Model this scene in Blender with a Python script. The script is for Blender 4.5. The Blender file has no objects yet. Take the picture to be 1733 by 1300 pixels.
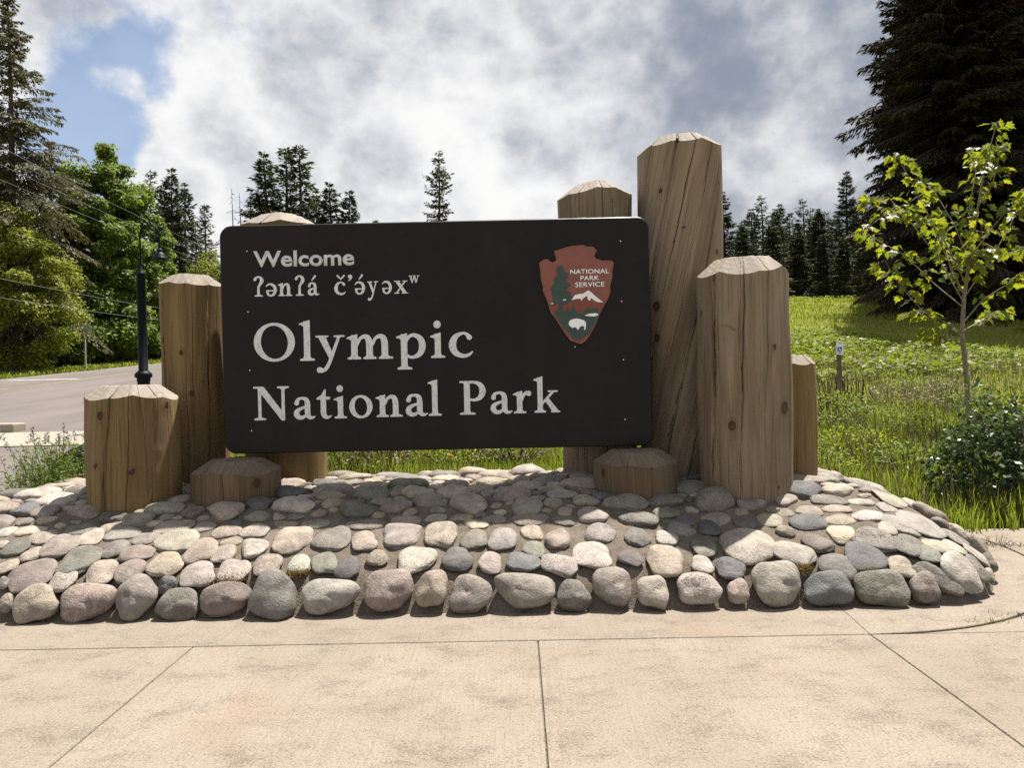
import bpy, bmesh, math, random
import numpy as np
from mathutils import Matrix, Vector, noise as mnoise

R = math.radians
scene = bpy.context.scene
COL = scene.collection
rng = np.random.default_rng(11)
random.seed(5)

# ------------------------------------------------------------------ camera
CAM_Z, FPX, PW, PH = 1.5, 1200.0, 1733.0, 1300.0
cam_data = bpy.data.cameras.new('camera')
cam_data.sensor_width = 36.0
cam_data.lens = 36.0 * FPX / PW
cam_data.clip_start, cam_data.clip_end = 0.05, 3000.0
camera = bpy.data.objects.new('camera', cam_data)
COL.objects.link(camera)
CAM_M = Matrix.Rotation(R(0.4), 4, 'Z') @ Matrix.Rotation(R(90 - 0.62), 4, 'X') @ Matrix.Rotation(R(-1.2), 4, 'Z')
CAM_M = Matrix.Translation((0, 0, CAM_Z)) @ CAM_M
camera.matrix_world = CAM_M
scene.camera = camera
CAM_R = np.array(CAM_M.to_3x3())

def ray(px, py):
    d = CAM_R @ np.array([(px - PW / 2) / FPX, -(py - PH / 2) / FPX, -1.0])
    return d / np.linalg.norm(d)

def at(px, py, Y):
    """world point seen at a photo pixel, at depth Y in the place"""
    d = ray(px, py)
    t = Y / d[1]
    return np.array([d[0] * t, Y, CAM_Z + d[2] * t])

# ------------------------------------------------------------------ sky and sun
SUN_EL, SUN_AZ = 68.5, 40.0            # elevation; azimuth measured from +Y towards +X
world = bpy.data.worlds.new('World')
scene.world = world
world.use_nodes = True

class NT:
    def __init__(s, tree): s.t = tree; s.n = tree.nodes; s.l = tree.links
    def new(s, kind, **kw):
        n = s.n.new(kind)
        for k, v in kw.items():
            if k in ('operation', 'blend_type', 'data_type', 'sky_type', 'attribute_name', 'attribute_type', 'noise_dimensions',
                     'feature', 'distance', 'wave_type', 'bands_direction', 'interpolation_type', 'noise_type', 'vector_type', 'clamp', 'normalize'):
                setattr(n, k, v)
            else:
                n.inputs[k].default_value = v
        return n
    def link(s, a, b): s.l.new(a, b)
    def _set(s, sock, v):
        if hasattr(v, 'is_linked') or hasattr(v, 'links'): s.l.new(v, sock)
        else:
            try: sock.default_value = v
            except Exception:
                sock.default_value = (v, v, v)
    def math(s, op, a, b=0.0, c=0.0, clamp=False):
        n = s.n.new('ShaderNodeMath'); n.operation = op; n.use_clamp = clamp
        s._set(n.inputs[0], a); s._set(n.inputs[1], b); s._set(n.inputs[2], c)
        return n.outputs[0]
    def vmath(s, op, a, b=(0, 0, 0)):
        n = s.n.new('ShaderNodeVectorMath'); n.operation = op
        s._set(n.inputs[0], a)
        if op == 'SCALE': s._set(n.inputs['Scale'], b)
        else: s._set(n.inputs[1], b)
        return n.outputs['Value'] if op in ('DOT_PRODUCT', 'LENGTH') else n.outputs[0]
    def mix(s, f, a, b, blend='MIX'):
        n = s.n.new('ShaderNodeMix'); n.data_type = 'RGBA'; n.blend_type = blend
        s._set(n.inputs[0], f)
        for sk, v in ((n.inputs[6], a), (n.inputs[7], b)):
            if isinstance(v, tuple) and len(v) == 3: v = (*v, 1.0)
            s._set(sk, v)
        return n.outputs[2]
    def smooth(s, v, lo, hi, a=0.0, b=1.0):
        n = s.n.new('ShaderNodeMapRange'); n.interpolation_type = 'SMOOTHSTEP'
        s._set(n.inputs[0], v); s._set(n.inputs[1], lo); s._set(n.inputs[2], hi); s._set(n.inputs[3], a); s._set(n.inputs[4], b)
        return n.outputs[0]
    def noise(s, vec, scale, detail=4.0, rough=0.55, dist=0.0):
        n = s.n.new('ShaderNodeTexNoise')
        if vec is not None: s.l.new(vec, n.inputs['Vector'])
        n.inputs['Scale'].default_value = scale; n.inputs['Detail'].default_value = detail
        n.inputs['Roughness'].default_value = rough; n.inputs['Distortion'].default_value = dist
        return n.outputs['Fac']

wt = NT(world.node_tree)
bg = wt.n['Background']
sky = wt.n.new('ShaderNodeTexSky'); sky.sky_type = 'NISHITA'; sky.sun_disc = False
sky.sun_elevation = R(SUN_EL); sky.sun_rotation = R(SUN_AZ)
sky.altitude = 50; sky.air_density = 1.0; sky.dust_density = 0.6; sky.ozone_density = 1.5
SKY_STR = 0.054
bg.inputs['Strength'].default_value = SKY_STR
tc = wt.n.new('ShaderNodeTexCoord')
gen = tc.outputs['Generated']
sv = wt.vmath('MULTIPLY', gen, (1.0, 1.0, 1.25))
def dens(v):
    n1 = wt.noise(v, 2.3, 12.0, 0.56)
    n3 = wt.noise(wt.vmath('ADD', v, (7.1, 3.3, 1.2)), 5.5, 9.0, 0.58)
    bil = wt.math('ABSOLUTE', wt.math('SUBTRACT', n3, 0.5))
    bil = wt.math('SUBTRACT', wt.math('MULTIPLY', bil, 2.0), 0.18)
    return wt.math('ADD', wt.math('ADD', wt.math('MULTIPLY', wt.math('SUBTRACT', n1, 0.5), 1.5), 0.5), bil)
d0 = dens(sv)
d1 = dens(wt.vmath('ADD', sv, (0.025, 0.02, 0.055)))
n_shade = wt.noise(wt.vmath('ADD', sv, (3.7, 1.9, 5.2)), 2.2, 5.0, 0.5)
def blob(px, py, inner, outer):
    d = ray(px, py)
    c = wt.vmath('DOT_PRODUCT', gen, tuple(d))
    return wt.smooth(c, math.cos(math.atan(outer / FPX)), math.cos(math.atan(inner / FPX)))
def add_all(lst):
    v = lst[0]
    for x in lst[1:]: v = wt.math('ADD', v, x)
    return v
holes = add_all([wt.math('MULTIPLY', blob(px, py, i, o), k) for px, py, i, o, k in
                 [(190, 165, 0, 115, 0.36), (145, 235, 0, 95, 0.34), (125, 300, 0, 70, 0.30), (262, 110, 0, 85, 0.22), (470, 215, 0, 60, 0.16), (395, 335, 0, 80, 0.26), (330, 30, 0, 170, 0.16), (180, 20, 0, 110, 0.14)]])
fills = add_all([wt.math('MULTIPLY', blob(px, py, i, o), k) for px, py, i, o, k in
                 [(330, 215, 20, 150, 0.24), (75, 70, 20, 130, 0.26), (235, 20, 0, 110, 0.12), (215, 140, 0, 30, 0.16), (300, 330, 10, 90, 0.3), (760, 130, 100, 600, 0.14), (1330, 150, 100, 500, 0.2)]])
bias = wt.math('SUBTRACT', fills, holes)
cov = wt.math('ADD', wt.math('ADD', d0, 0.10), bias)
mask = wt.smooth(cov, 0.20, 0.58, 0.20, 1.0)
grey = add_all([wt.math('MULTIPLY', blob(px, py, i, o), k) for px, py, i, o, k in
                [(1330, 150, 60, 330, 0.28), (1000, 60, 10, 120, 0.10), (920, 230, 10, 90, 0.08), (640, 200, 10, 110, 0.06)]])
glow = add_all([wt.math('MULTIPLY', blob(px, py, i, o), k) for px, py, i, o, k in
                [(1080, 130, 10, 130, 0.18), (760, 180, 20, 330, 0.14), (330, 170, 10, 160, 0.14), (1290, 330, 20, 170, 0.2), (310, 340, 10, 100, 0.2), (1130, 290, 20, 120, 0.08)]])
lit = wt.math('MULTIPLY', wt.math('SUBTRACT', d0, d1), 0.8)
n_sh = wt.math('ADD', wt.math('MULTIPLY', wt.math('SUBTRACT', n_shade, 0.5), 1.4), 0.5)
thick = wt.math('ADD', wt.math('MULTIPLY', n_sh, 0.55), wt.math('MULTIPLY', cov, 0.38))
thick = wt.math('SUBTRACT', wt.math('ADD', wt.math('SUBTRACT', thick, glow), grey), lit)
tfac = wt.smooth(thick, 0.20, 0.96)
K = 1.0 / SKY_STR
bright = tuple(c * K for c in (0.385, 0.383, 0.381)); dull = tuple(c * K for c in (0.112, 0.129, 0.160))
cloud = wt.mix(tfac, bright, dull)
blue = wt.mix(1.0, sky.outputs[0], (1.15, 1.35, 1.75, 1.0), 'MULTIPLY')
full = wt.mix(mask, sky.outputs[0], cloud)
wt.link(full, bg.inputs['Color'])

sun_data = bpy.data.lights.new('sun', 'SUN')
sun_data.energy = 5.0
sun_data.angle = R(0.6)
sun_data.color = (1.0, 0.94, 0.85)
sun = bpy.data.objects.new('sun', sun_data)
COL.objects.link(sun)
sdir = Vector((math.sin(R(SUN_AZ)) * math.cos(R(SUN_EL)), math.cos(R(SUN_AZ)) * math.cos(R(SUN_EL)), math.sin(R(SUN_EL))))
sun.rotation_euler = sdir.to_track_quat('Z', 'Y').to_euler()
sun.location = (0, 0, 30)

scene.view_settings.view_transform = 'Standard'
scene.view_settings.look = 'None'
scene.view_settings.exposure = 1.35
scene.view_settings.gamma = 1.0
scene.view_settings.use_curve_mapping = False
scene.cycles.max_bounces = 8
scene.cycles.use_denoising = False
scene.cycles.use_adaptive_sampling = False
scene.cycles.transparent_max_bounces = 8

# ------------------------------------------------------------------ helpers
def props(o, label=None, cat=None, group=None, kind=None):
    if label: o['label'] = label
    if cat: o['category'] = cat
    if group: o['group'] = group
    if kind: o['kind'] = kind
    return o

def empty(name, loc, label=None, cat=None, group=None, kind=None):
    o = bpy.data.objects.new(name, None)
    o.empty_display_size = 0.2
    COL.objects.link(o)
    o.location = loc
    return props(o, label, cat, group, kind)

def link(name, mesh, parent=None, mat=None):
    o = bpy.data.objects.new(name, mesh)
    COL.objects.link(o)
    if mat is not None and len(mesh.materials) == 0: mesh.materials.append(mat)
    if parent is not None:
        o.parent = parent
        root = parent
        M = Matrix.Identity(4)
        p = parent
        chain = []
        while p is not None:
            chain.append(p); p = p.parent
        for q in reversed(chain):
            M = M @ q.matrix_parent_inverse @ q.matrix_basis
        o.matrix_parent_inverse = M.inverted()
    return o

def mesh_np(name, verts, faces, attrs=None, smooth=False, vec_attrs=None):
    verts = np.asarray(verts, dtype=np.float32).reshape(-1, 3)
    me = bpy.data.meshes.new(name)
    if not isinstance(faces, list): faces = [faces]
    faces = [np.asarray(f, dtype=np.int32) for f in faces if len(f)]
    nl = sum(f.size for f in faces); nf = sum(len(f) for f in faces)
    me.vertices.add(len(verts)); me.vertices.foreach_set('co', verts.ravel())
    me.loops.add(nl); me.loops.foreach_set('vertex_index', np.concatenate([f.ravel() for f in faces]))
    me.polygons.add(nf)
    tot = np.concatenate([np.full(len(f), f.shape[1], np.int32) for f in faces])
    st = np.concatenate([[0], np.cumsum(tot)[:-1]]).astype(np.int32)
    me.polygons.foreach_set('loop_start', st)
    me.polygons.foreach_set('use_smooth', np.full(nf, smooth, dtype=bool))
    me.update(calc_edges=True)
    for k, v in (attrs or {}).items():
        a = me.attributes.new(k, 'FLOAT', 'POINT'); a.data.foreach_set('value', np.asarray(v, np.float32).ravel())
    for k, v in (vec_attrs or {}).items():
        a = me.attributes.new(k, 'FLOAT_VECTOR', 'POINT'); a.data.foreach_set('vector', np.asarray(v, np.float32).ravel())
    me.validate()
    return me

def box_np(x0, x1, y0, y1, z0, z1):
    v = np.array([[x, y, z] for z in (z0, z1) for y in (y0, y1) for x in (x0, x1)], float)
    f = np.array([[0, 2, 3, 1], [4, 5, 7, 6], [0, 1, 5, 4], [2, 6, 7, 3], [0, 4, 6, 2], [1, 3, 7, 5]])
    return v, f

def join_np(parts):
    vs, fs, n = [], [], 0
    for v, f in parts:
        vs.append(v); fs.append(np.asarray(f) + n); n += len(v)
    return np.concatenate(vs), fs

def box(name, b, mat, parent=None, bevel=0.0):
    v, f = box_np(*b)
    me = mesh_np(name, v, f)
    if bevel:
        bm = bmesh.new(); bm.from_mesh(me)
        bmesh.ops.bevel(bm, geom=bm.edges[:], offset=bevel, segments=2, affect='EDGES', profile=0.5)
        bm.to_mesh(me); bm.free()
    return link(name, me, parent, mat)

def tube_np(P, rad, sides=8, cap=True):
    """P (K,3) polyline, rad (K,)"""
    P = np.asarray(P, float); K = len(P); rad = np.broadcast_to(np.asarray(rad, float), (K,))
    T = np.gradient(P, axis=0); T /= np.linalg.norm(T, axis=1)[:, None] + 1e-9
    up = np.where(np.abs(T[:, 2:3]) > 0.95, np.array([[1.0, 0, 0]]), np.array([[0, 0, 1.0]]))
    if abs(T[:, 2]).max() > 0.9: up = np.broadcast_to(np.array([[0.0, 1.0, 0.02]]), T.shape)
    A = np.cross(T, up); A /= np.linalg.norm(A, axis=1)[:, None] + 1e-9
    B = np.cross(T, A)
    th = np.linspace(0, 2 * np.pi, sides, endpoint=False)
    V = P[:, None] + rad[:, None, None] * (A[:, None] * np.cos(th)[None, :, None] + B[:, None] * np.sin(th)[None, :, None])
    i = np.arange(K - 1)[:, None] * sides; j = np.arange(sides)[None]; jn = (j + 1) % sides
    F = np.stack([i + j, i + jn, i + sides + jn, i + sides + j], -1).reshape(-1, 4)
    return V.reshape(-1, 3), F

def tubes_np(P, r0, r1, sides=3):
    """many straight-ish polylines P (B,K,3) with taper r0->r1 (B,)"""
    B, K = P.shape[:2]
    T = np.gradient(P, axis=1); T /= np.linalg.norm(T, axis=2, keepdims=True) + 1e-9
    up = np.zeros_like(T); up[..., 2] = 1.0
    vert = np.abs(T[..., 2]) > 0.9; up[vert] = (1, 0, 0)
    A = np.cross(T, up); A /= np.linalg.norm(A, axis=2, keepdims=True) + 1e-9
    C = np.cross(T, A)
    th = np.linspace(0, 2 * np.pi, sides, endpoint=False)
    s = np.linspace(0, 1, K)
    rad = r0[:, None] * (1 - s) + r1[:, None] * s
    V = P[:, :, None] + rad[..., None, None] * (A[:, :, None] * np.cos(th)[None, None, :, None] + C[:, :, None] * np.sin(th)[None, None, :, None])
    b = np.arange(B)[:, None, None] * K * sides; i = np.arange(K - 1)[None, :, None] * sides
    j = np.arange(sides)[None, None]; jn = (j + 1) % sides
    F = np.stack(np.broadcast_arrays(b + i + j, b + i + jn, b + i + sides + jn, b + i + sides + j), -1).reshape(-1, 4)
    return V.reshape(-1, 3), F

def unit(v): return v / (np.linalg.norm(v, axis=-1, keepdims=True) + 1e-9)

def leaves_np(p, d, n, L, W):
    """diamond leaves: base p, direction d, normal-ish n, length L, width W -> quads"""
    d = unit(d); s = unit(np.cross(d, n))
    L = L[:, None]; W = W[:, None]
    m = p + d * L * 0.45
    V = np.stack([p, m + s * W * 0.5, p + d * L, m - s * W * 0.5], 1)
    F = np.arange(len(p) * 4).reshape(-1, 4)
    return V.reshape(-1, 3), F

def smoothstep(a, b, x):
    t = np.clip((np.asarray(x, float) - a) / (b - a), 0, 1); return t * t * (3 - 2 * t)

def polygon_bm(bm, pts, y0, y1, holes=()):
    """prism in the XZ plane from depth y0 (back) to y1 (front, smaller Y); pts (x,z)"""
    loops = [pts] + list(holes)
    edges, rings = [], []
    for lp in loops:
        vs = [bm.verts.new((x, y1, z)) for x, z in lp]
        es = [bm.edges.new((vs[i], vs[(i + 1) % len(vs)])) for i in range(len(vs))]
        edges += es; rings.append(vs)
    res = bmesh.ops.triangle_fill(bm, use_beauty=True, use_dissolve=False, edges=edges, normal=(0, -1, 0))
    for f in res['geom']:
        if isinstance(f, bmesh.types.BMFace) and f.normal.y > 0: f.normal_flip()
    for vs in rings:
        bk = [bm.verts.new((v.co.x, y0, v.co.z)) for v in vs]
        for i in range(len(vs)):
            j = (i + 1) % len(vs)
            bm.faces.new((vs[i], bk[i], bk[j], vs[j]))
    return bm

def prism(name, pts, y0, y1, mat, parent=None, holes=()):
    bm = bmesh.new()
    polygon_bm(bm, pts, y0, y1, holes)
    bmesh.ops.recalc_face_normals(bm, faces=bm.faces[:])
    me = bpy.data.meshes.new(name); bm.to_mesh(me); bm.free()
    return link(name, me, parent, mat)

# ------------------------------------------------------------------ materials
def material(name):
    m = bpy.data.materials.new(name); m.use_nodes = True
    nt = NT(m.node_tree)
    return m, nt, nt.n['Principled BSDF']

def attr(nt, name, out='Fac'):
    n = nt.n.new('ShaderNodeAttribute'); n.attribute_name = name
    return n.outputs[out]

def bump(nt, bsdf, h, strength, dist):
    b = nt.n.new('ShaderNodeBump'); b.inputs['Strength'].default_value = strength; b.inputs['Distance'].default_value = dist
    nt.link(h, b.inputs['Height']); nt.link(b.outputs[0], bsdf.inputs['Normal'])

def obj_coord(nt): return nt.n.new('ShaderNodeTexCoord').outputs['Object']
def geo_pos(nt): return nt.n.new('ShaderNodeNewGeometry').outputs['Position']

def mat_plain(name, col, rough=0.6, metal=0.0, spec=0.5, var=0.0, scale=6.0):
    m, nt, b = material(name)
    b.inputs['Roughness'].default_value = rough; b.inputs['Metallic'].default_value = metal
    b.inputs['Specular IOR Level'].default_value = spec
    n = nt.noise(geo_pos(nt), scale, 5.0)
    f = nt.smooth(n, 0.3, 0.7)
    v = var
    c = nt.mix(f, tuple(x * (1 - v) for x in col), tuple(min(1, x * (1 + v)) for x in col))
    nt.link(c, b.inputs['Base Color'])
    return m

def mat_concrete(name, a, c, stain):
    m, nt, b = material(name)
    p = geo_pos(nt)
    big = nt.noise(p, 1.1, 6.0, 0.6, 0.3)
    fine = nt.noise(p, 95.0, 3.0, 0.7)
    mid = nt.noise(nt.vmath('MULTIPLY', p, (1.0, 1.5, 1.0)), 3.2, 12.0, 0.74, 0.2)
    mid = nt.math('ADD', mid, nt.math('MULTIPLY', nt.math('SUBTRACT', fine, 0.5), 0.55))
    speck = nt.noise(p, 260.0, 2.0, 0.6)
    broom = nt.noise(nt.vmath('MULTIPLY', p, (110.0, 2.2, 1.0)), 1.0, 4.0, 0.65)
    grit = nt.noise(p, 38.0, 5.0, 0.75)
    col = nt.mix(nt.smooth(big, 0.3, 0.7), a, c)
    col = nt.mix(nt.math('MULTIPLY', nt.smooth(mid, 0.45, 0.76), 0.80), col, stain)
    col = nt.mix(nt.math('MULTIPLY', nt.smooth(fine, 0.44, 0.72), 0.42), col, tuple(x * 0.5 for x in stain))
    col = nt.mix(nt.math('MULTIPLY', nt.smooth(speck, 0.58, 0.70), 0.6), col, (0.07, 0.058, 0.048))
    col = nt.mix(nt.math('MULTIPLY', nt.smooth(grit, 0.50, 0.72), 0.5), col, tuple(x * 0.8 for x in stain))
    # rust-coloured leach stains
    rust = nt.smooth(nt.noise(nt.vmath('ADD', p, (9.3, 4.1, 0.0)), 0.9, 3.0, 0.5), 0.62, 0.78)
    col = nt.mix(nt.math('MULTIPLY', rust, 0.35), col, (0.21, 0.130, 0.076))
    oi = nt.n.new('ShaderNodeObjectInfo')
    col = nt.mix(nt.math('MULTIPLY', oi.outputs['Random'], 0.22), col, tuple(x * 0.7 for x in a))
    nt.link(col, b.inputs['Base Color'])
    b.inputs['Roughness'].default_value = 0.9; b.inputs['Specular IOR Level'].default_value = 0.25
    col2 = nt.mix(nt.math('MULTIPLY', nt.smooth(broom, 0.48, 0.72), 0.38), col, tuple(x * 0.6 for x in a))
    nt.link(col2, b.inputs['Base Color'])
    h = nt.math('ADD', nt.math('MULTIPLY', broom, 0.8), nt.math('ADD', fine, nt.math('MULTIPLY', speck, 0.7)))
    bump(nt, b, h, 0.8, 0.006)
    return m

M_CONC = mat_concrete('pavement_concrete', (0.222, 0.185, 0.147), (0.258, 0.220, 0.181), (0.100, 0.079, 0.061))
M_CONC2 = mat_concrete('sidewalk_concrete', (0.285, 0.25, 0.204), (0.325, 0.286, 0.236), (0.22, 0.19, 0.155))
M_JOINT = mat_plain('joint_filler', (0.088, 0.070, 0.054), 0.95, var=0.5, scale=60)

def mat_asphalt():
    m, nt, b = material('asphalt')
    p = geo_pos(nt)
    big = nt.noise(nt.vmath('MULTIPLY', p, (1.0, 0.25, 1.0)), 0.7, 6.0, 0.6)
    fine = nt.noise(p, 60.0, 3.0, 0.7)
    col = nt.mix(nt.smooth(big, 0.3, 0.7), (0.106, 0.093, 0.087), (0.138, 0.121, 0.114))
    col = nt.mix(nt.math('MULTIPLY', nt.smooth(fine, 0.4, 0.75), 0.5), col, (0.05, 0.046, 0.046))
    nt.link(col, b.inputs['Base Color']); b.inputs['Roughness'].default_value = 0.9
    b.inputs['Specular IOR Level'].default_value = 0.2
    bump(nt, b, fine, 0.5, 0.01)
    return m
M_ASPH = mat_asphalt()
M_YELLOW = mat_plain('yellow_road_paint', (0.24, 0.185, 0.08), 0.8, var=0.3, scale=3)
M_WHITE = mat_plain('white_road_paint', (0.27, 0.26, 0.24), 0.8, var=0.25, scale=3)

def mat_mortar():
    m, nt, b = material('mortar')
    p = geo_pos(nt)
    n1 = nt.noise(p, 7.0, 6.0, 0.65); n2 = nt.noise(p, 120.0, 3.0, 0.7)
    col = nt.mix(nt.smooth(n1, 0.3, 0.7), (0.112, 0.091, 0.071), (0.178, 0.149, 0.120))
    col = nt.mix(nt.math('MULTIPLY', nt.smooth(n2, 0.45, 0.7), 0.6), col, (0.055, 0.043, 0.032))
    mo = nt.smooth(nt.noise(nt.vmath('ADD', p, (4.0, 7.0, 1.0)), 1.7, 4.0, 0.6), 0.60, 0.72)
    col = nt.mix(nt.math('MULTIPLY', mo, 0.5), col, (0.12, 0.075, 0.025))
    nt.link(col, b.inputs['Base Color']); b.inputs['Roughness'].default_value = 0.95
    b.inputs['Specular IOR Level'].default_value = 0.15
    bump(nt, b, nt.math('ADD', n2, nt.math('MULTIPLY', nt.noise(p, 25.0, 5.0, 0.7), 1.5)), 0.8, 0.012)
    return m
M_MORTAR = mat_mortar()

def mat_stone(name, joined):
    m, nt, b = material(name)
    oi = nt.n.new('ShaderNodeObjectInfo')
    if joined:
        base = attr(nt, 'tint', 'Vector'); p = geo_pos(nt); rnd = attr(nt, 'tone')
    else:
        base = oi.outputs['Color']; rnd = oi.outputs['Random']
        p = nt.vmath('ADD', geo_pos(nt), nt.vmath('SCALE', oi.outputs['Location'], 0.7))
    big = nt.noise(p, 9.0, 5.0, 0.6, 0.4)
    sp = nt.noise(p, 120.0, 2.5, 0.65)
    sp2 = nt.noise(nt.vmath('ADD', p, (5.0, 2.0, 8.0)), 60.0, 4.0, 0.7)
    col = nt.mix(1.0, base, nt.mix(nt.smooth(big, 0.25, 0.75), (0.62, 0.61, 0.60), (1.22, 1.20, 1.17)), 'MULTIPLY')
    k = nt.smooth(rnd, 0.05, 0.95, 0.35, 1.0)
    col = nt.mix(nt.math('MULTIPLY', nt.smooth(sp, 0.52, 0.66), k), col, nt.mix(1.0, base, (0.30, 0.29, 0.29, 1), 'MULTIPLY'))
    col = nt.mix(nt.math('MULTIPLY', nt.smooth(sp2, 0.54, 0.70), nt.math('MULTIPLY', k, 0.7)), col, nt.mix(1.0, base, (1.55, 1.5, 1.42, 1), 'MULTIPLY'))
    # mortar smears and grime
    gr = nt.noise(nt.vmath('ADD', p, (1.0, 9.0, 3.0)), 14.0, 7.0, 0.72, 0.4)
    col = nt.mix(nt.math('MULTIPLY', nt.smooth(gr, 0.54, 0.70), 0.35), col, (0.12, 0.097, 0.074))
    gr2 = nt.noise(nt.vmath('ADD', p, (6.0, 2.0, 4.0)), 20.0, 7.0, 0.75)
    col = nt.mix(nt.math('MULTIPLY', nt.smooth(gr2, 0.56, 0.72), 0.40), col, (0.04, 0.034, 0.028))
    # faint veins
    wv = nt.n.new('ShaderNodeTexWave'); nt.link(nt.vmath('ADD', p, nt.vmath('SCALE', oi.outputs['Location'], 3.0)), wv.inputs['Vector'])
    wv.inputs['Scale'].default_value = 5.0; wv.inputs['Distortion'].default_value = 9.0; wv.inputs['Detail'].default_value = 3.0
    col = nt.mix(nt.math('MULTIPLY', nt.math('MULTIPLY', nt.smooth(wv.outputs['Fac'], 0.93, 1.0), nt.smooth(rnd, 0.7, 0.75)), 0.3), col, nt.mix(1.0, base, (1.5, 1.45, 1.35, 1), 'MULTIPLY'))
    nt.link(col, b.inputs['Base Color'])
    b.inputs['Roughness'].default_value = 0.72; b.inputs['Specular IOR Level'].default_value = 0.35
    bump(nt, b, nt.math('ADD', nt.math('ADD', sp2, nt.math('MULTIPLY', sp, 0.6)), nt.math('MULTIPLY', big, 2.0)), 0.8, 0.008)
    return m
M_STONE = mat_stone('river_stone', False)
M_STONEJ = mat_stone('river_stone_small', True)

def mat_wood(name, a, c, g, cut=False):
    m, nt, b = material(name)
    gv = attr(nt, 'grain', 'Vector')
    kn = attr(nt, 'knot')
    fib = nt.noise(nt.vmath('MULTIPLY', gv, (46.0, 1.3, 1.0)), 1.0, 6.0, 0.62, 0.35)
    broad = nt.noise(nt.vmath('MULTIPLY', gv, (7.0, 0.55, 1.0)), 1.0, 5.0, 0.6, 0.5)
    patch = nt.noise(nt.vmath('MULTIPLY', gv, (2.2, 1.5, 1.0)), 1.0, 5.0, 0.6, 0.4)
    hair = nt.noise(nt.vmath('MULTIPLY', gv, (150.0, 1.0, 1.0)), 1.0, 3.0, 0.6)
    col = nt.mix(nt.smooth(broad, 0.30, 0.70), a, c)
    col = nt.mix(nt.math('MULTIPLY', nt.smooth(patch, 0.42, 0.70), 0.65), col, g)
    col = nt.mix(nt.math('MULTIPLY', nt.smooth(fib, 0.48, 0.72), 0.55), col, tuple(x * 0.42 for x in a))
    col = nt.mix(nt.math('MULTIPLY', nt.smooth(hair, 0.60, 0.72), 0.6), col, tuple(x * 0.3 for x in a))
    if not cut:
        blot = nt.smooth(nt.noise(nt.vmath('MULTIPLY', gv, (3.4, 2.6, 1.0)), 1.0, 6.0, 0.7, 1.2), 0.63, 0.76)
        col = nt.mix(nt.math('MULTIPLY', blot, 0.75), col, tuple(x * 0.42 for x in g))
    else:
        fun = nt.smooth(nt.noise(nt.vmath('MULTIPLY', gv, (5.0, 5.0, 1.0)), 2.0, 5.0, 0.7), 0.60, 0.74)
        col = nt.mix(nt.math('MULTIPLY', fun, 0.5), col, tuple(x * 0.35 for x in a))
    rings = nt.math('SINE', nt.math('MULTIPLY', kn, 26.0))
    kc = nt.mix(nt.smooth(rings, -0.6, 0.8), (0.045, 0.024, 0.013), (0.085, 0.046, 0.025))
    col = nt.mix(nt.smooth(kn, 0.40, 0.62), col, kc)
    col = nt.mix(nt.math('MULTIPLY', nt.math('MULTIPLY', nt.smooth(kn, 0.05, 0.4), nt.smooth(rings, 0.0, 1.0)), 0.45), col, tuple(x * 0.5 for x in a))
    nt.link(col, b.inputs['Base Color'])
    b.inputs['Roughness'].default_value = 0.82; b.inputs['Specular IOR Level'].default_value = 0.25
    h = nt.math('SUBTRACT', nt.math('ADD', nt.math('MULTIPLY', fib, -1.0), nt.math('MULTIPLY', broad, -0.7)), nt.math('MULTIPLY', nt.smooth(hair, 0.58, 0.70), 0.9))
    bump(nt, b, h, 0.55, 0.006)
    return m
M_WOOD = {
    'warm': mat_wood('weathered_log_warm', (0.118, 0.075, 0.030), (0.215, 0.146, 0.067), (0.150, 0.106, 0.057)),
    'grey': mat_wood('weathered_log_grey', (0.140, 0.100, 0.062), (0.262, 0.200, 0.136), (0.205, 0.170, 0.130)),
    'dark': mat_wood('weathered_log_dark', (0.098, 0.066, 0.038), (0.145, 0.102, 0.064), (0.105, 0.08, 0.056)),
    'cut': mat_wood('weathered_log_end', (0.185, 0.156, 0.124), (0.245, 0.214, 0.178), (0.185, 0.167, 0.145), True),
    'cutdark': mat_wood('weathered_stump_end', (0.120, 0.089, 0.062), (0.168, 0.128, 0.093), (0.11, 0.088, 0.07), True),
}

M_PANEL = mat_plain('dark_brown_painted_panel', (0.0085, 0.0062, 0.0066), 0.5, spec=0.15, var=0.14, scale=2.5)
def mat_panel():
    m, nt, b = material('dark_brown_painted_panel')
    p = geo_pos(nt)
    st = nt.noise(nt.vmath('MULTIPLY', p, (5.0, 1.0, 0.8)), 1.0, 6.0, 0.65, 0.4)
    du = nt.noise(p, 2.2, 8.0, 0.7, 0.3); sc = nt.noise(nt.vmath('MULTIPLY', p, (2.0, 1.0, 90.0)), 1.0, 3.0, 0.6, 2.0)
    col = nt.mix(nt.smooth(st, 0.3, 0.7), (0.0072, 0.0054, 0.0060), (0.0105, 0.0078, 0.0080))
    col = nt.mix(nt.math('MULTIPLY', nt.smooth(du, 0.48, 0.75), 0.5), col, (0.020, 0.0165, 0.0150))
    col = nt.mix(nt.math('MULTIPLY', nt.smooth(sc, 0.66, 0.72), 0.35), col, (0.035, 0.031, 0.029))
    nt.link(col, b.inputs['Base Color'])
    nt.link(nt.smooth(du, 0.3, 0.7, 0.36, 0.58), b.inputs['Roughness'])
    b.inputs['Specular IOR Level'].default_value = 0.2
    bump(nt, b, du, 0.15, 0.004)
    return m
M_PANEL = mat_panel()
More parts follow.
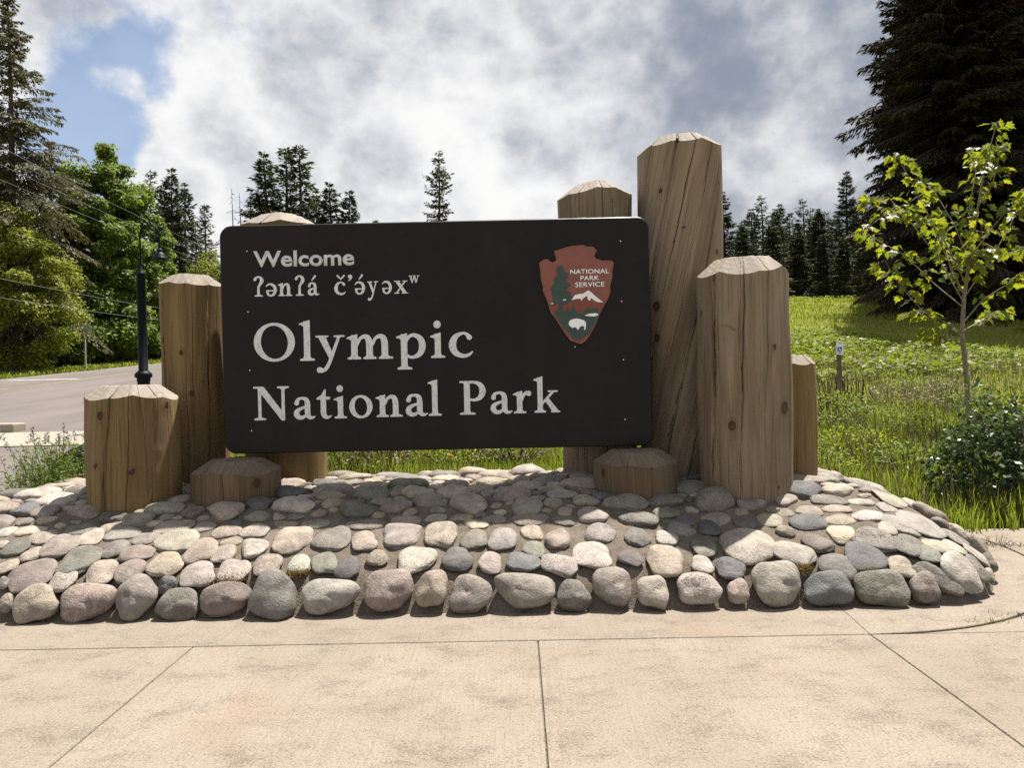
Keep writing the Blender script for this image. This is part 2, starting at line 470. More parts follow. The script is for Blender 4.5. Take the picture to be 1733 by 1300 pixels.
def mat_letter():
    m, nt, b = material('white_letter_paint')
    p = geo_pos(nt)
    st = nt.noise(nt.vmath('MULTIPLY', p, (60.0, 1.0, 25.0)), 1.0, 4.0, 0.7, 1.0)
    col = nt.mix(nt.smooth(st, 0.42, 0.70), (0.64, 0.65, 0.66), (0.40, 0.42, 0.45))
    nt.link(col, b.inputs['Base Color']); b.inputs['Roughness'].default_value = 0.5
    return m
M_LETTER = mat_letter()
M_ARROW = mat_plain('arrowhead_brown', (0.20, 0.062, 0.045), 0.5, var=0.12, scale=8)
M_ARROWRIM = mat_plain('arrowhead_rim', (0.22, 0.072, 0.036), 0.6, var=0.2, scale=25)
M_EARTH = mat_plain('emblem_earth', (0.17, 0.038, 0.022), 0.5, var=0.1, scale=20)
M_EGREEN = mat_plain('emblem_green', (0.022, 0.048, 0.040), 0.5, var=0.15, scale=20)
M_EWHITE = mat_plain('emblem_white', (0.78, 0.79, 0.80), 0.5, var=0.05)
M_STEEL = mat_plain('steel', (0.55, 0.55, 0.56), 0.4, metal=0.6, var=0.1)
M_DULL = mat_plain('galvanised_steel', (0.38, 0.39, 0.40), 0.5, metal=0.3, var=0.1)
M_BLACK = mat_plain('black_lamp_paint', (0.002, 0.0025, 0.006), 0.5, spec=0.12, var=0.2)
M_BLUE = mat_plain('blue_sign_print', (0.02, 0.09, 0.36), 0.5)
M_SIGNWHITE = mat_plain('white_sign_sheet', (0.72, 0.74, 0.76), 0.5, var=0.05)
M_POST = mat_plain('brown_timber_post', (0.10, 0.075, 0.055), 0.85, var=0.4, scale=9)
M_CABLE = mat_plain('aluminium_cable', (0.12, 0.12, 0.125), 0.6, metal=0.0, var=0.1)
M_BLACKROCK = mat_plain('black_basalt', (0.004, 0.004, 0.005), 0.8, spec=0.1, var=0.4, scale=12)

def mat_leaf(name, a, c, trans=0.45, gloss=0.35, tcol=None, rough=0.55):
    m, nt, b = material(name)
    t = attr(nt, 'tone')
    oi = nt.n.new('ShaderNodeObjectInfo')
    col = nt.mix(t, a, c)
    hs = nt.n.new('ShaderNodeHueSaturation')
    nt.link(col, hs.inputs['Color'])
    nt.link(nt.smooth(oi.outputs['Random'], 0.0, 1.0, 0.85, 1.15), hs.inputs['Value'])
    col = hs.outputs[0]
    nt.link(col, b.inputs['Base Color']); b.inputs['Roughness'].default_value = rough
    b.inputs['Specular IOR Level'].default_value = gloss
    tr = nt.n.new('ShaderNodeBsdfTranslucent')
    k = tcol or (1.5, 1.7, 0.8)
    nt.link(nt.mix(1.0, col, (*k, 1.0), 'MULTIPLY'), tr.inputs['Color'])
    mx = nt.n.new('ShaderNodeMixShader'); mx.inputs[0].default_value = trans
    nt.link(b.outputs[0], mx.inputs[1]); nt.link(tr.outputs[0], mx.inputs[2])
    nt.link(mx.outputs[0], nt.n['Material Output'].inputs['Surface'])
    return m
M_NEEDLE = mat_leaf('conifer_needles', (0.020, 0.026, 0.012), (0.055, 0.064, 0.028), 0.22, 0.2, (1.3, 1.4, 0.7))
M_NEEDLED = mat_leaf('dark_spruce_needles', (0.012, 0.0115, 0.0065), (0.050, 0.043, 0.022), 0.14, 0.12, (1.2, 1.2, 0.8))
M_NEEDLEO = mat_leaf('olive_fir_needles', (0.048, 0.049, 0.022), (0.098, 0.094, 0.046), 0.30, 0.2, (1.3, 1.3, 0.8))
M_BROAD = mat_leaf('broad_leaves', (0.052, 0.080, 0.014), (0.158, 0.196, 0.036), 0.47, 0.3)
M_BROADY = mat_leaf('yellow_green_leaves', (0.085, 0.105, 0.012), (0.200, 0.208, 0.030), 0.48, 0.3)
M_MAPLE = mat_leaf('maple_leaves', (0.066, 0.088, 0.013), (0.155, 0.162, 0.024), 0.55, 0.45, (1.9, 1.9, 0.7), 0.4)
M_SHRUB = mat_leaf('shrub_leaves', (0.028, 0.050, 0.019), (0.072, 0.100, 0.040), 0.25, 0.3, (1.3, 1.6, 0.7), 0.38)
M_FLOWER = mat_leaf('cream_flowers', (0.10, 0.12, 0.07), (0.17, 0.19, 0.13), 0.2, 0.2, (1, 1, 0.9))
M_YFLOWER = mat_leaf('yellow_flowers', (0.55, 0.42, 0.03), (0.75, 0.60, 0.05), 0.3, 0.2, (1, 1, 0.5))
M_PURPLE = mat_leaf('lavender_flowers', (0.06, 0.05, 0.10), (0.20, 0.18, 0.28), 0.3, 0.2, (1, 1, 1))
M_GRASS = mat_leaf('grass_blades', (0.100, 0.124, 0.018), (0.225, 0.232, 0.052), 0.52, 0.3)
M_DRY = mat_leaf('dry_stems', (0.10, 0.074, 0.043), (0.23, 0.185, 0.115), 0.15, 0.2, (1, 1, 1))
M_HERB = mat_leaf('herb_leaves', (0.085, 0.115, 0.024), (0.17, 0.20, 0.062), 0.45, 0.3)
M_COVER = mat_leaf('bramble_leaves', (0.092, 0.120, 0.014), (0.18, 0.205, 0.030), 0.42, 0.35)
M_BARK = mat_plain('bark', (0.075, 0.058, 0.045), 0.9, var=0.4, scale=5)
M_BARKL = mat_plain('pale_maple_bark', (0.20, 0.165, 0.12), 0.85, var=0.45, scale=40)

def mat_ground():
    m, nt, b = material('meadow_ground')
    p = geo_pos(nt)
    n1 = nt.noise(p, 0.22, 6.0, 0.6, 0.3); n2 = nt.noise(p, 3.0, 6.0, 0.7); n3 = nt.noise(p, 22.0, 4.0, 0.7)
    col = nt.mix(nt.smooth(n1, 0.3, 0.7), (0.130, 0.145, 0.028), (0.19, 0.194, 0.045))
    col = nt.mix(nt.math('MULTIPLY', nt.smooth(n2, 0.45, 0.75), 0.5), col, (0.20, 0.18, 0.07))
    col = nt.mix(nt.math('MULTIPLY', nt.smooth(n3, 0.42, 0.72), 0.6), col, (0.09, 0.10, 0.022))
    nt.link(col, b.inputs['Base Color']); b.inputs['Roughness'].default_value = 0.95
    b.inputs['Specular IOR Level'].default_value = 0.1
    bump(nt, b, nt.math('ADD', n2, n3), 0.8, 0.10)
    return m
M_GROUND = mat_ground()
# ------------------------------------------------------------------ terrain
def vnoise(x, y, s, seed=0.0):
    """cheap smooth value noise from summed sines"""
    return (np.sin(x * s * 1.0 + 1.3 + seed) * np.cos(y * s * 1.17 + 0.4 + seed) + 0.5 * np.sin(x * s * 2.3 + y * s * 1.9 + seed * 2)
            + 0.3 * np.cos(x * s * 4.1 - y * s * 3.7 + seed * 3)) / 1.8

def sp(t, k=0.6): return 0.5 * (t + np.sqrt(t * t + k * k)) - 0.0

def terrain(x, y):
    x = np.asarray(x, float); y = np.asarray(y, float)
    y0 = 5.0 + 1.9 * smoothstep(-5.0, 3.0, x)
    h = 0.07 * np.where(y - y0 > -3, sp(y - y0), 0.0)
    S = smoothstep(-2.0, 14.0, x)
    hill = 0.105 * sp(y - 20.0, 6.0) * S
    hill = np.where(hill > 3.4, 3.4 + 1.2 * np.tanh((hill - 3.4) / 1.2) , hill)
    far = sp(y - 75.0, 10.0) * 0.05
    h = h + hill - far
    h = h + 0.10 * vnoise(x, y, 0.7) * smoothstep(-3.5, -1.0, x) * smoothstep(8.0, 11.0, y)
    h = h - 0.07 * (1 - smoothstep(y0 + 0.2, y0 + 1.2, y))
    # bank beyond the road
    h = h + 0.6 * smoothstep(-25.0, -32.0, x)
    return h

def sheet(name, xs, ys, off, mat, keep=None):
    X, Y = np.meshgrid(xs, ys)
    Z = terrain(X, Y) + off
    V = np.stack([X, Y, Z], -1).reshape(-1, 3)
    nx, ny = len(xs), len(ys)
    i = np.arange(ny - 1)[:, None] * nx; j = np.arange(nx - 1)[None]
    F = np.stack([i + j, i + j + 1, i + nx + j + 1, i + nx + j], -1).reshape(-1, 4)
    if keep is not None:
        c = V[F].mean(1); F = F[keep(c)]
    return link(name, mesh_np(name, V, F, smooth=True), None, mat)

def spaced(*segs): return np.unique(np.concatenate([np.linspace(a, b, n) for a, b, n in segs]))
gx = spaced((-900, -60, 15), (-60, -8, 53), (-8, 14, 89), (14, 60, 47), (60, 900, 15))
gy = spaced((-60, 2, 12), (2, 16, 71), (16, 60, 89), (60, 110, 26), (110, 1500, 16))
props(sheet('ground', gx, gy, -0.03, M_GROUND), kind='structure')
rx = spaced((-23.0, -5.4, 30)); ry = spaced((4.0, 20.0, 33), (20, 95, 60))
props(sheet('road', rx, ry, 0.02, M_ASPH), kind='structure')
wx = spaced((-13.2, -4.4, 16)); wy = spaced((11.9, 13.6, 4))
props(sheet('sidewalk', wx, wy, 0.034, M_CONC2), kind='structure')
for nm, x0, x1, a, b, m in (('yellow_line', -18.42, -18.34, 6, 90, M_YELLOW), ('yellow_line', -18.18, -18.10, 6, 90, M_YELLOW),
                            ('white_edge_line', -22.4, -22.28, 6, 90, M_WHITE)):
    o = sheet(nm, np.array([x0, x1]), np.linspace(a, b, 60), 0.026, m); props(o, kind='structure')
for k in range(1):
    o = sheet('stop_line', np.array([-22.0, -18.9]), np.array([30.2 + k * 2.6, 30.7 + k * 2.6]), 0.026, M_WHITE); props(o, kind='structure')

# kerbs
def kerb(name, x0, x1, y0, y1, label, h=0.16):
    z = float(terrain((x0 + x1) / 2, (y0 + y1) / 2))
    b = box(name, (x0, x1, y0, y1, z - 0.1, z + h + 0.03), M_CONC2, None, 0.03)
    return props(b, label, 'kerb')
kerb('kerb', -13.0, -9.75, 13.62, 14.0, 'pale concrete kerb end beside the sidewalk crossing')
kerb('kerb', -12.05, -10.6, 19.6, 20.2, 'short pale concrete kerb block standing out in the asphalt', 0.14)

# ------------------------------------------------------------------ pavement in front
pav = empty('pavement', (0, 0, 0), kind='structure')
X_J = [at(330, 1100, 4.02)[0], at(910, 1085, 4.02)[0], at(1470, 1073, 4.02)[0]]
def flat_slab(name, pts, z, t, mat, parent, bevel=0.004):
    bm = bmesh.new()
    vs = [bm.verts.new((x, y, z)) for x, y in pts]
    es = [bm.edges.new((vs[i], vs[(i + 1) % len(vs)])) for i in range(len(vs))]
    r = bmesh.ops.triangle_fill(bm, use_beauty=True, edges=es, normal=(0, 0, 1))
    for f in bm.faces:
        if f.normal.z < 0: f.normal_flip()
    cx = sum(p[0] for p in pts) / len(pts); cy = sum(p[1] for p in pts) / len(pts)
    lo = []
    n = len(vs)
    rim = []
    area = sum(pts[i][0] * pts[(i + 1) % n][1] - pts[(i + 1) % n][0] * pts[i][1] for i in range(n))
    sgn = 1 if area > 0 else -1
    for i in range(n):
        a = Vector(pts[i - 1]); b = Vector(pts[i]); c = Vector(pts[(i + 1) % n])
        n1 = Vector(((b - a).y, -(b - a).x)).normalized() * sgn; n2 = Vector(((c - b).y, -(c - b).x)).normalized() * sgn
        q = b + (n1 + n2).normalized() * bevel
        rim.append(bm.verts.new((q.x, q.y, z - bevel))); lo.append(bm.verts.new((q.x, q.y, z - t)))
    for i in range(n):
        j = (i + 1) % n
        bm.faces.new((vs[i], vs[j], rim[j], rim[i])); bm.faces.new((rim[i], rim[j], lo[j], lo[i]))
    bmesh.ops.recalc_face_normals(bm, faces=bm.faces[:])
    me = bpy.data.meshes.new(name); bm.to_mesh(me); bm.free()
    return link(name, me, parent, mat)

G = 0.0065
xs_j = [X_J[0] - 1.9 * k for k in range(4, 0, -1)] + X_J + [X_J[2] + 1.9 * k for k in range(1, 4)]
ys_j = [-3.6, -1.7, 0.2, 2.1, 4.0]
for i in range(len(xs_j) - 1):
    for j in range(len(ys_j) - 1):
        x0, x1, y0, y1 = xs_j[i] + G, xs_j[i + 1] - G, ys_j[j] + G, ys_j[j + 1] - G
        if ys_j[j] == 2.1 or ys_j[j + 1] == 2.1: pass
        flat_slab('slab', [(x0, y0), (x1, y0), (x1, y1), (x0, y1)], 0.0, 0.1, M_CONC, pav)
xe = X_J[2]
flat_slab('slab', [(-7.2, 4.0 + G), (xe - 0.004, 4.0 + G), (xe + 0.10, 5.2), (-7.2, 5.2)], 0.001, 0.1, M_CONC, pav)
arc = [(2.0 + 2.0 * math.sin(a), 6.02 - 2.0 * math.cos(a)) for a in np.linspace(0.02, R(100), 26)]
flat_slab('slab', [(xe + 0.004, 4.0 + G)] + arc[1:] + [(2.3, 6.4), (xe + 0.108, 5.2)], 0.001, 0.1, M_CONC, pav)
arc2 = [(2.0 + 2.035 * math.sin(a), 6.02 - 2.035 * math.cos(a)) for a in np.linspace(0.12, R(100), 26)]
flat_slab('slab', [(9.6, 4.0 + G), (9.6, 6.55), (arc2[-1][0], 6.55)] + arc2[::-1], 0.0, 0.1, M_CONC, pav)
jt = mesh_np('joint_bed', np.array([[-10, -3.7, -0.012], [10, -3.7, -0.012], [10, 6.5, -0.012], [-10, 6.5, -0.012]], float) * 1.0, np.array([[0, 1, 2, 3]]))
jt_o = link('joint_bed', jt, pav, M_JOINT)

# ------------------------------------------------------------------ stone mound
MCX, MHX, MCY, MHY, MR, MSX = -0.79, 4.21, 6.135, 1.665, 1.1, 1.5
PD = np.array([-0.05, 0.0, 0.03, 0.10, 0.2, 0.45, 0.65, 0.9, 1.2, 1.6, 3.0])
PZ = np.array([-0.12, 0.0, 0.10, 0.19, 0.255, 0.36, 0.44, 0.525, 0.575, 0.60, 0.61])
def mound_d(x, y):
    qx = np.abs((np.asarray(x) - MCX) * MSX) - (MHX * MSX - MR); qy = np.abs(np.asarray(y) - MCY) - (MHY - MR)
    return -(np.sqrt(np.maximum(qx, 0) ** 2 + np.maximum(qy, 0) ** 2) + np.minimum(np.maximum(qx, qy), 0) - MR)
def mound_h(x, y): return np.interp(mound_d(x, y), PD, PZ) + 0.012 * vnoise(np.asarray(x), np.asarray(y), 3.0)
def mound_n(x, y, e=0.02):
    dx = (mound_h(x + e, y) - mound_h(x - e, y)) / (2 * e); dy = (mound_h(x, y + e) - mound_h(x, y - e)) / (2 * e)
    n = np.array([-dx, -dy, 1.0]); return n / np.linalg.norm(n)
mound = empty('stone_mound', (MCX, MCY, 0.0), 'low mound of rounded river stones set in mortar below the sign', 'stone mound')
mx = np.arange(-5.1, 3.62, 0.03); my = np.arange(4.4, 7.9, 0.03)
XX, YY = np.meshgrid(mx, my)
D = mound_d(XX, YY)
ZZ = np.interp(D, [-0.06, 0.0, 0.04, 0.10, 0.18, 0.45, 0.65, 0.9, 1.2, 1.6, 3.0], [-0.07, -0.03, 0.03, 0.125, 0.215, 0.355, 0.44, 0.525, 0.575, 0.60, 0.61]) + 0.012 * vnoise(XX, YY, 3.0) + 0.006 * np.sin(XX * 41 + 3 * np.sin(YY * 23)) * np.cos(YY * 37 + XX * 11)
# snap the outline: pull outside verts onto the base line
V = np.stack([XX, YY, ZZ], -1).reshape(-1, 3)
nx, ny = len(mx), len(my)
ii = np.arange(ny - 1)[:, None] * nx; jj = np.arange(nx - 1)[None]
F = np.stack([ii + jj, ii + jj + 1, ii + nx + jj + 1, ii + nx + jj], -1).reshape(-1, 4)
F = F[D.ravel()[F].max(1) > -0.05]
link('mortar_bed', mesh_np('mortar_bed', V, F, smooth=True), mound, M_MORTAR)

# log plan: name -> (x, y, r)
LOGS = {}
def plan(key, pxl, pxr, pyc, Yc):
    l = at(pxl, pyc, Yc); r = at(pxr, pyc, Yc)
    al, ar = math.atan2(l[0], Yc), math.atan2(r[0], Yc)
    c_, h_ = (al + ar) / 2, (ar - al) / 2
    LOGS[key] = (Yc * math.tan(c_), Yc, Yc / math.cos(c_) * math.sin(h_) * 0.985)
plan('stump_left', 143, 307, 760, 5.70)
plan('tall_left', 272, 386, 620, 6.40)
plan('rear_left', 414, 552, 700, 6.45)
plan('low_left', 322, 476, 820, 5.74)
plan('rear_right', 947, 1073, 500, 6.47)
plan('low_right', 1003, 1150, 810, 5.74)
plan('tall_right', 1079, 1225, 420, 6.42)
plan('mid_right', 1179, 1341, 640, 5.69)
plan('end_right', 1302, 1383, 700, 6.12)

# stones: photo-pixel lists (cx, cy, w, h, angle, tone)
TONE = {'t': (0.40, 0.33, 0.255), 'y': (0.46, 0.385, 0.27), 'g': (0.285, 0.265, 0.245), 'd': (0.185, 0.175, 0.168), 's': (0.20, 0.205, 0.17),
        'p': (0.34, 0.265, 0.245), 'w': (0.43, 0.395, 0.35), 'b': (0.135, 0.15, 0.165), 'n': (0.28, 0.215, 0.175)}
for q in TONE:
    c_ = np.array(TONE[q]); TONE[q] = tuple((c_ * 0.50 + np.array([1.11, 1.0, 0.865]) * c_.mean() * 0.50))
Z7 = """35,695,75,115,0,t 175,705,205,150,-20,y 430,690,260,155,0,t 670,670,190,175,-45,g 870,703,215,140,-10,s 1100,675,230,145,0,n 1340,660,215,205,10,g
1610,660,270,155,0,w 20,600,50,75,0,g 35,520,95,75,0,t 160,560,225,120,-38,p 312,588,115,100,0,w 500,548,150,105,-20,t 635,540,135,110,-20,p
805,510,165,110,-15,t 820,608,90,75,0,b 965,563,175,110,-10,w 1145,540,145,105,0,w 1310,510,145,95,-10,n 1465,512,110,115,0,w 1590,505,130,100,-30,s
1700,530,120,115,0,b 80,430,110,85,-10,s 155,463,95,80,-20,t 300,420,165,110,0,p 395,490,190,115,-20,s 445,380,120,75,-10,t 565,435,115,85,-25,s
670,455,155,75,0,p 870,395,215,100,-5,w 985,445,150,110,-25,t 1095,460,125,80,-15,p 1130,400,105,45,-15,t 1240,430,130,100,0,w 1430,390,180,120,0,t
1630,385,180,110,5,g 5,415,60,60,0,w 30,350,80,45,0,w 145,345,150,42,-5,t 215,378,130,62,-10,t 395,338,160,46,0,s 545,328,105,36,0,t 605,360,165,62,0,g
715,382,125,50,-5,g 850,325,180,60,-5,t 1000,328,110,45,0,g 1105,350,135,62,-5,t 1245,345,135,64,0,w 1395,315,120,38,0,t 1545,310,140,42,0,g 1715,318,55,45,0,s"""
Z8 = """282,633,225,180,0,p 495,630,148,168,0,y 685,655,200,170,0,g 945,635,285,170,0,g 1183,665,160,150,0,g 1380,613,190,175,10,w 1575,645,155,145,0,t
225,478,105,85,0,t 418,485,185,125,0,w 615,485,150,130,0,b 778,500,125,100,0,p 940,497,155,85,25,b 1120,515,195,95,20,g 1270,468,205,120,20,w
1465,478,120,75,55,d 1635,490,180,140,0,t 160,400,130,100,-15,t 345,365,195,115,0,p 543,365,168,120,0,t 700,388,125,90,-10,s 840,388,140,105,0,g
985,355,110,75,0,t 990,433,120,75,0,s 1110,388,125,130,0,t 1315,358,140,100,35,d 1495,375,125,90,15,d 1640,380,100,75,10,w 175,317,185,50,0,s 375,297,160,28,0,t
515,282,110,36,0,w 640,280,110,33,0,t 710,313,120,46,5,y 800,288,110,42,5,g 975,290,175,56,0,p 1140,295,120,50,10,s 1145,250,75,42,0,t"""
ZR = """150,625,215,135,0,w 343,640,105,115,0,t 528,598,230,190,0,w 783,625,235,150,0,b 1040,625,265,155,0,s 1248,622,135,135,0,n
168,508,105,75,15,w 308,525,145,95,15,b 390,415,255,160,10,w 610,455,200,110,58,w 825,515,165,115,30,g 958,480,200,135,10,b 1130,518,125,90,20,t
1312,575,240,85,40,s 1420,540,210,130,30,w 1498,530,150,90,45,s 1505,462,140,50,50,w 180,428,120,75,0,g 200,330,110,70,15,b 725,405,140,110,80,n
845,358,130,80,0,t 1015,390,215,100,35,g 1068,332,90,60,15,w 1140,315,190,75,40,w 1225,312,230,80,35,g 1165,415,150,85,50,s 1270,455,115,72,25,s
1310,418,140,55,30,t 1390,425,120,52,40,w 1400,375,130,52,35,s 680,300,170,75,0,b 840,290,150,50,0,t 975,270,150,46,0,w 575,255,75,36,0,t
685,245,140,46,0,t 820,237,140,36,0,t 500,290,125,60,0,t 380,305,115,52,0,d 90,290,95,58,0,b 235,285,140,62,0,g 60,335,135,70,5,g 1060,230,90,42,0,g
1085,190,165,50,8,t 945,205,130,28,0,t 780,195,180,36,0,s"""
measured = []
for txt, ox, s in ((Z7, 0.0, 2.888), (Z8, 560.0, 2.888), (ZR, 1130.0, 2.874)):
    for w in txt.split():
        a = w.split(',')
        cx, cy, ww, hh, an = [float(q) for q in a[:5]]
        measured.append((ox + cx / s, 780 + cy / s, ww / s, hh / s, an, a[5]))

def hit_mound(px, py):
    d = ray(px, py)
    t = np.arange(3.5, 9.5, 0.004)
    P = np.array([0, 0, CAM_Z])[None] + d[None] * t[:, None]
    below = P[:, 2] < np.maximum(mound_h(P[:, 0], P[:, 1]), 0.0)
    k = int(np.argmax(below))
    return P[k], d, t[k]

def stone_proto(i):
    bm = bmesh.new()
    bmesh.ops.create_icosphere(bm, subdivisions=4, radius=1.0)
    off = Vector((i * 7.3, i * 3.1, i * 1.7))
    pw = random.uniform(2.1, 2.9)
    ph = [random.uniform(0, 6.28) for _ in range(4)]
    cuts = []
    for _ in range(random.choice((0, 1, 1, 2))):
        n = Vector((random.uniform(-1, 1), random.uniform(-1, 1), random.uniform(-0.2, 0.7))).normalized()
        cuts.append((n, random.uniform(0.76, 0.93)))
    for v in bm.verts:
        d = v.co.normalized()
        k = (abs(d.x) ** pw + abs(d.y) ** pw + abs(d.z) ** pw) ** (-1 / pw)
        az = math.atan2(d.y, d.x)
        k *= 1 + 0.06 * math.cos(2 * az + ph[0]) + 0.055 * math.cos(3 * az + ph[1])
        k *= 1 + 0.16 * mnoise.noise(d * 1.1 + off) + 0.04 * mnoise.noise(d * 2.8 + off) + 0.016 * mnoise.noise(d * 8.0 + off)
        q = d * k
        for n, c in cuts:
            e = q.dot(n) - c
            if e > 0: q = q - n * e * 0.75
        v.co = q
    me = bpy.data.meshes.new('river_stone')
    bm.to_mesh(me); bm.free()
    for p in me.polygons: p.use_smooth = True
    me.materials.append(M_STONE)
    return me
PROTO = [stone_proto(i) for i in range(22)]

stones = []       # (centre, matrix3x3 columns, tint, apparent size)
def add_stone(P, n, tdir, a, b, c, tint, sink):
    t = tdir - n * np.dot(tdir, n); t /= np.linalg.norm(t)
    u = np.cross(n, t)
    cen = P + n * c * sink
    dist = np.linalg.norm(cen - np.array([0, 0, CAM_Z]))
    jit = rng.normal(0, 0.05, 3); m = rng.normal(0.66, 0.09)
    col = tuple(np.clip(np.array(tint) * m * (1 + jit * 0.5), 0.03, 0.72))
    stones.append((cen, np.stack([t * a, u * b, n * c], 1), col, a * b / dist ** 2))
for px, py, w, h, an, tn in measured:
    P, d, t = hit_mound(px, py)
    base_row = py > 985
    n = mound_n(P[0], P[1])
    if base_row:
        n = np.array([n[0] * 0.6, -0.80, 0.50]); n /= np.linalg.norm(n)
        if P[2] < 0.02: P = P + np.array([0, 0.03, 0.03])
    m_per = t / FPX / (1 / np.linalg.norm([(px - PW / 2) / FPX, (py - PH / 2) / FPX, 1]))
    m_per = np.dot(P - np.array([0, 0, CAM_Z]), CAM_R @ np.array([0, 0, -1.0])) / FPX
    kk = 1.02 if base_row else 1.0
    a = w * m_per / 2 * kk
    hh = h * m_per / 2 * kk
    s = abs(np.dot(n, -d))
    c = min(a, max(hh, 0.35 * a)) * (0.54 if base_row else 0.42)
    q2 = hh * hh - c * c * (1 - s * s) * 0.8
    b = math.sqrt(max(q2, (0.45 * hh) ** 2)) / max(s, 0.22)
    b = min(max(b, 0.5 * a), 1.2 * a) if abs(an) < 40 else min(b, a)
    right = CAM_R @ np.array([1.0, 0, 0]); upv = CAM_R @ np.array([0, 1.0, 0])
    an_r = R(an)
    # in-plane axis: undo the foreshortening of the slope
    td = right * math.cos(an_r) - upv * math.sin(an_r) / max(s, 0.35) if abs(an) > 1 else right
    add_stone(P, n, td, a, b, c, TONE[tn], 0.16 if base_row else 0.12)

# fill the remaining surface, largest gaps first
occ = [(s[0][0], s[0][1], s[0][2], np.linalg.norm(s[1][:, 0]), np.linalg.norm(s[1][:, 1]), s[1][:, 0] / np.linalg.norm(s[1][:, 0]), s[1][:, 1] / np.linalg.norm(s[1][:, 1])) for s in stones]
OC = np.array([o[:3] for o in occ]); OA = np.array([o[3] for o in occ]); OB = np.array([o[4] for o in occ])
OT = np.array([o[5] for o in occ]); OU = np.array([o[6] for o in occ])
keys = list(TONE); wts = np.array([0.24, 0.10, 0.17, 0.06, 0.09, 0.12, 0.16, 0.04, 0.02]); wts = wts / wts.sum()
lx = np.array([v[0] for v in LOGS.values()]); ly = np.array([v[1] for v in LOGS.values()]); lr = np.array([v[2] for v in LOGS.values()])
for size, tries in ((0.155, 500), (0.125, 1500), (0.10, 3500), (0.078, 6000), (0.058, 9000), (0.042, 9000)):
    X = rng.uniform(-5.0, 3.5, tries); Y = rng.uniform(4.46, 7.55, tries)
    dd = mound_d(X, Y)
    for x, y, d_ in zip(X, Y, dd):
        if d_ < 0.02 + size * (0.45 if x < 2.5 else 0.15): continue
        if y > 6.0 and d_ < 0.3 and size < 0.07: continue
        if d_ < 0.62 and y < 5.6 and (size < 0.05 or (size < 0.07 and rng.uniform() < 0.75)): continue
        asp = rng.uniform(0.62, 0.95)
        a = size * rng.uniform(0.9, 1.12); b = a * asp
        if np.any((x - lx) ** 2 + (y - ly) ** 2 < (lr + b * 0.55) ** 2): continue
        z = float(mound_h(x, y))
        dl = np.array([x, y, z])[None] - OC
        ang = rng.normal(0, 0.45)
        t = np.array([math.cos(ang), math.sin(ang), 0.0])
        # support radii of both ellipses along the centre line
        dist = np.linalg.norm(dl, axis=1) + 1e-6
        un = dl / dist[:, None]
        ro = np.sqrt((OA * (un * OT).sum(1)) ** 2 + (OB * (un * OU).sum(1)) ** 2)
        ct = un @ t
        rs = np.sqrt((a * ct) ** 2 + (b ** 2) * (1 - ct ** 2))
        if np.any(dist < (ro + rs) * (0.95 if d_ > 0.7 else 1.03)): continue
        n = mound_n(x, y)
        c = b * rng.uniform(0.40, 0.55) if d_ > 0.55 else b * rng.uniform(0.55, 0.72)
        add_stone(np.array([x, y, z]), n, t, a, b, c, TONE[rng.choice(keys, p=wts)], 0.16)
        s = stones[-1]
        OC = np.vstack([OC, s[0]]); OA = np.append(OA, a); OB = np.append(OB, b)
        OT = np.vstack([OT, s[1][:, 0] / a]); OU = np.vstack([OU, s[1][:, 1] / b])
# the 295 that show largest (in view, not behind the mound's crest) are parts of their own
def in_view(c):
    v = CAM_R.T @ (c - np.array([0, 0, CAM_Z]))
    px = PW / 2 + FPX * v[0] / -v[2]; py = PH / 2 - FPX * v[1] / -v[2]
    return -20 < px < PW + 20 and py > 790
def hidden(c):
    for (x, y, r) in LOGS.values():
        k = y / c[1]
        if c[1] > y and abs(c[0] * k - x) < r * 0.9: return True
    return False
score = [s[3] * abs(np.dot((s[0] - np.array([0, 0, CAM_Z])) / np.linalg.norm(s[0] - np.array([0, 0, CAM_Z])), s[1][:, 2] / np.linalg.norm(s[1][:, 2]))) * (1 if in_view(s[0]) and s[0][1] < 7.0 and not hidden(s[0]) else 0.0) for s in stones]
order = np.argsort(score)[::-1]
rest_v, rest_f, rest_c, rest_t, nn = [], [], [], [], 0
small_proto = []
for i in range(8):
    me = PROTO[i]
    co = np.empty(len(me.vertices) * 3, np.float32); me.vertices.foreach_get('co', co)
    bm = bmesh.new(); bmesh.ops.create_icosphere(bm, subdivisions=3, radius=1.0)
    vv = np.array([v.co[:] for v in bm.verts]); ff = np.array([[q.index for q in f.verts] for f in bm.faces]); bm.free()
    full_co = co.reshape(-1, 3)
    dirs = full_co / np.linalg.norm(full_co, axis=1)[:, None]
    idx = np.argmax(vv @ dirs.T, axis=1)
    small_proto.append((full_co[idx], ff))
for rank, k in enumerate(order):
    cen, M, col, sc = stones[k]
    if rank < 295:
        o = bpy.data.objects.new('river_stone', PROTO[int(rng.integers(len(PROTO)))])
        COL.objects.link(o)
        o.parent = mound
        W = Matrix([[*M[r], cen[r]] for r in range(3)] + [[0, 0, 0, 1]])
        o.matrix_parent_inverse = Matrix.Translation((-MCX, -MCY, 0))
        o.matrix_basis = W
        o.color = (*col, 1.0)
    else:
        v, f = small_proto[int(rng.integers(8))]
        rest_v.append(v @ M.T + cen); rest_f.append(f + nn); nn += len(v)
        rest_c.append(np.repeat(np.array([col]), len(v), 0)); rest_t.append(np.full(len(v), rng.uniform()))
sm = mesh_np('small_river_stones', np.concatenate(rest_v), np.concatenate(rest_f), {'tone': np.concatenate(rest_t)}, True, {'tint': np.concatenate(rest_c)})
props(link('small_river_stones', sm, mound, M_STONEJ), kind='stuff')
print('stones', len(stones))

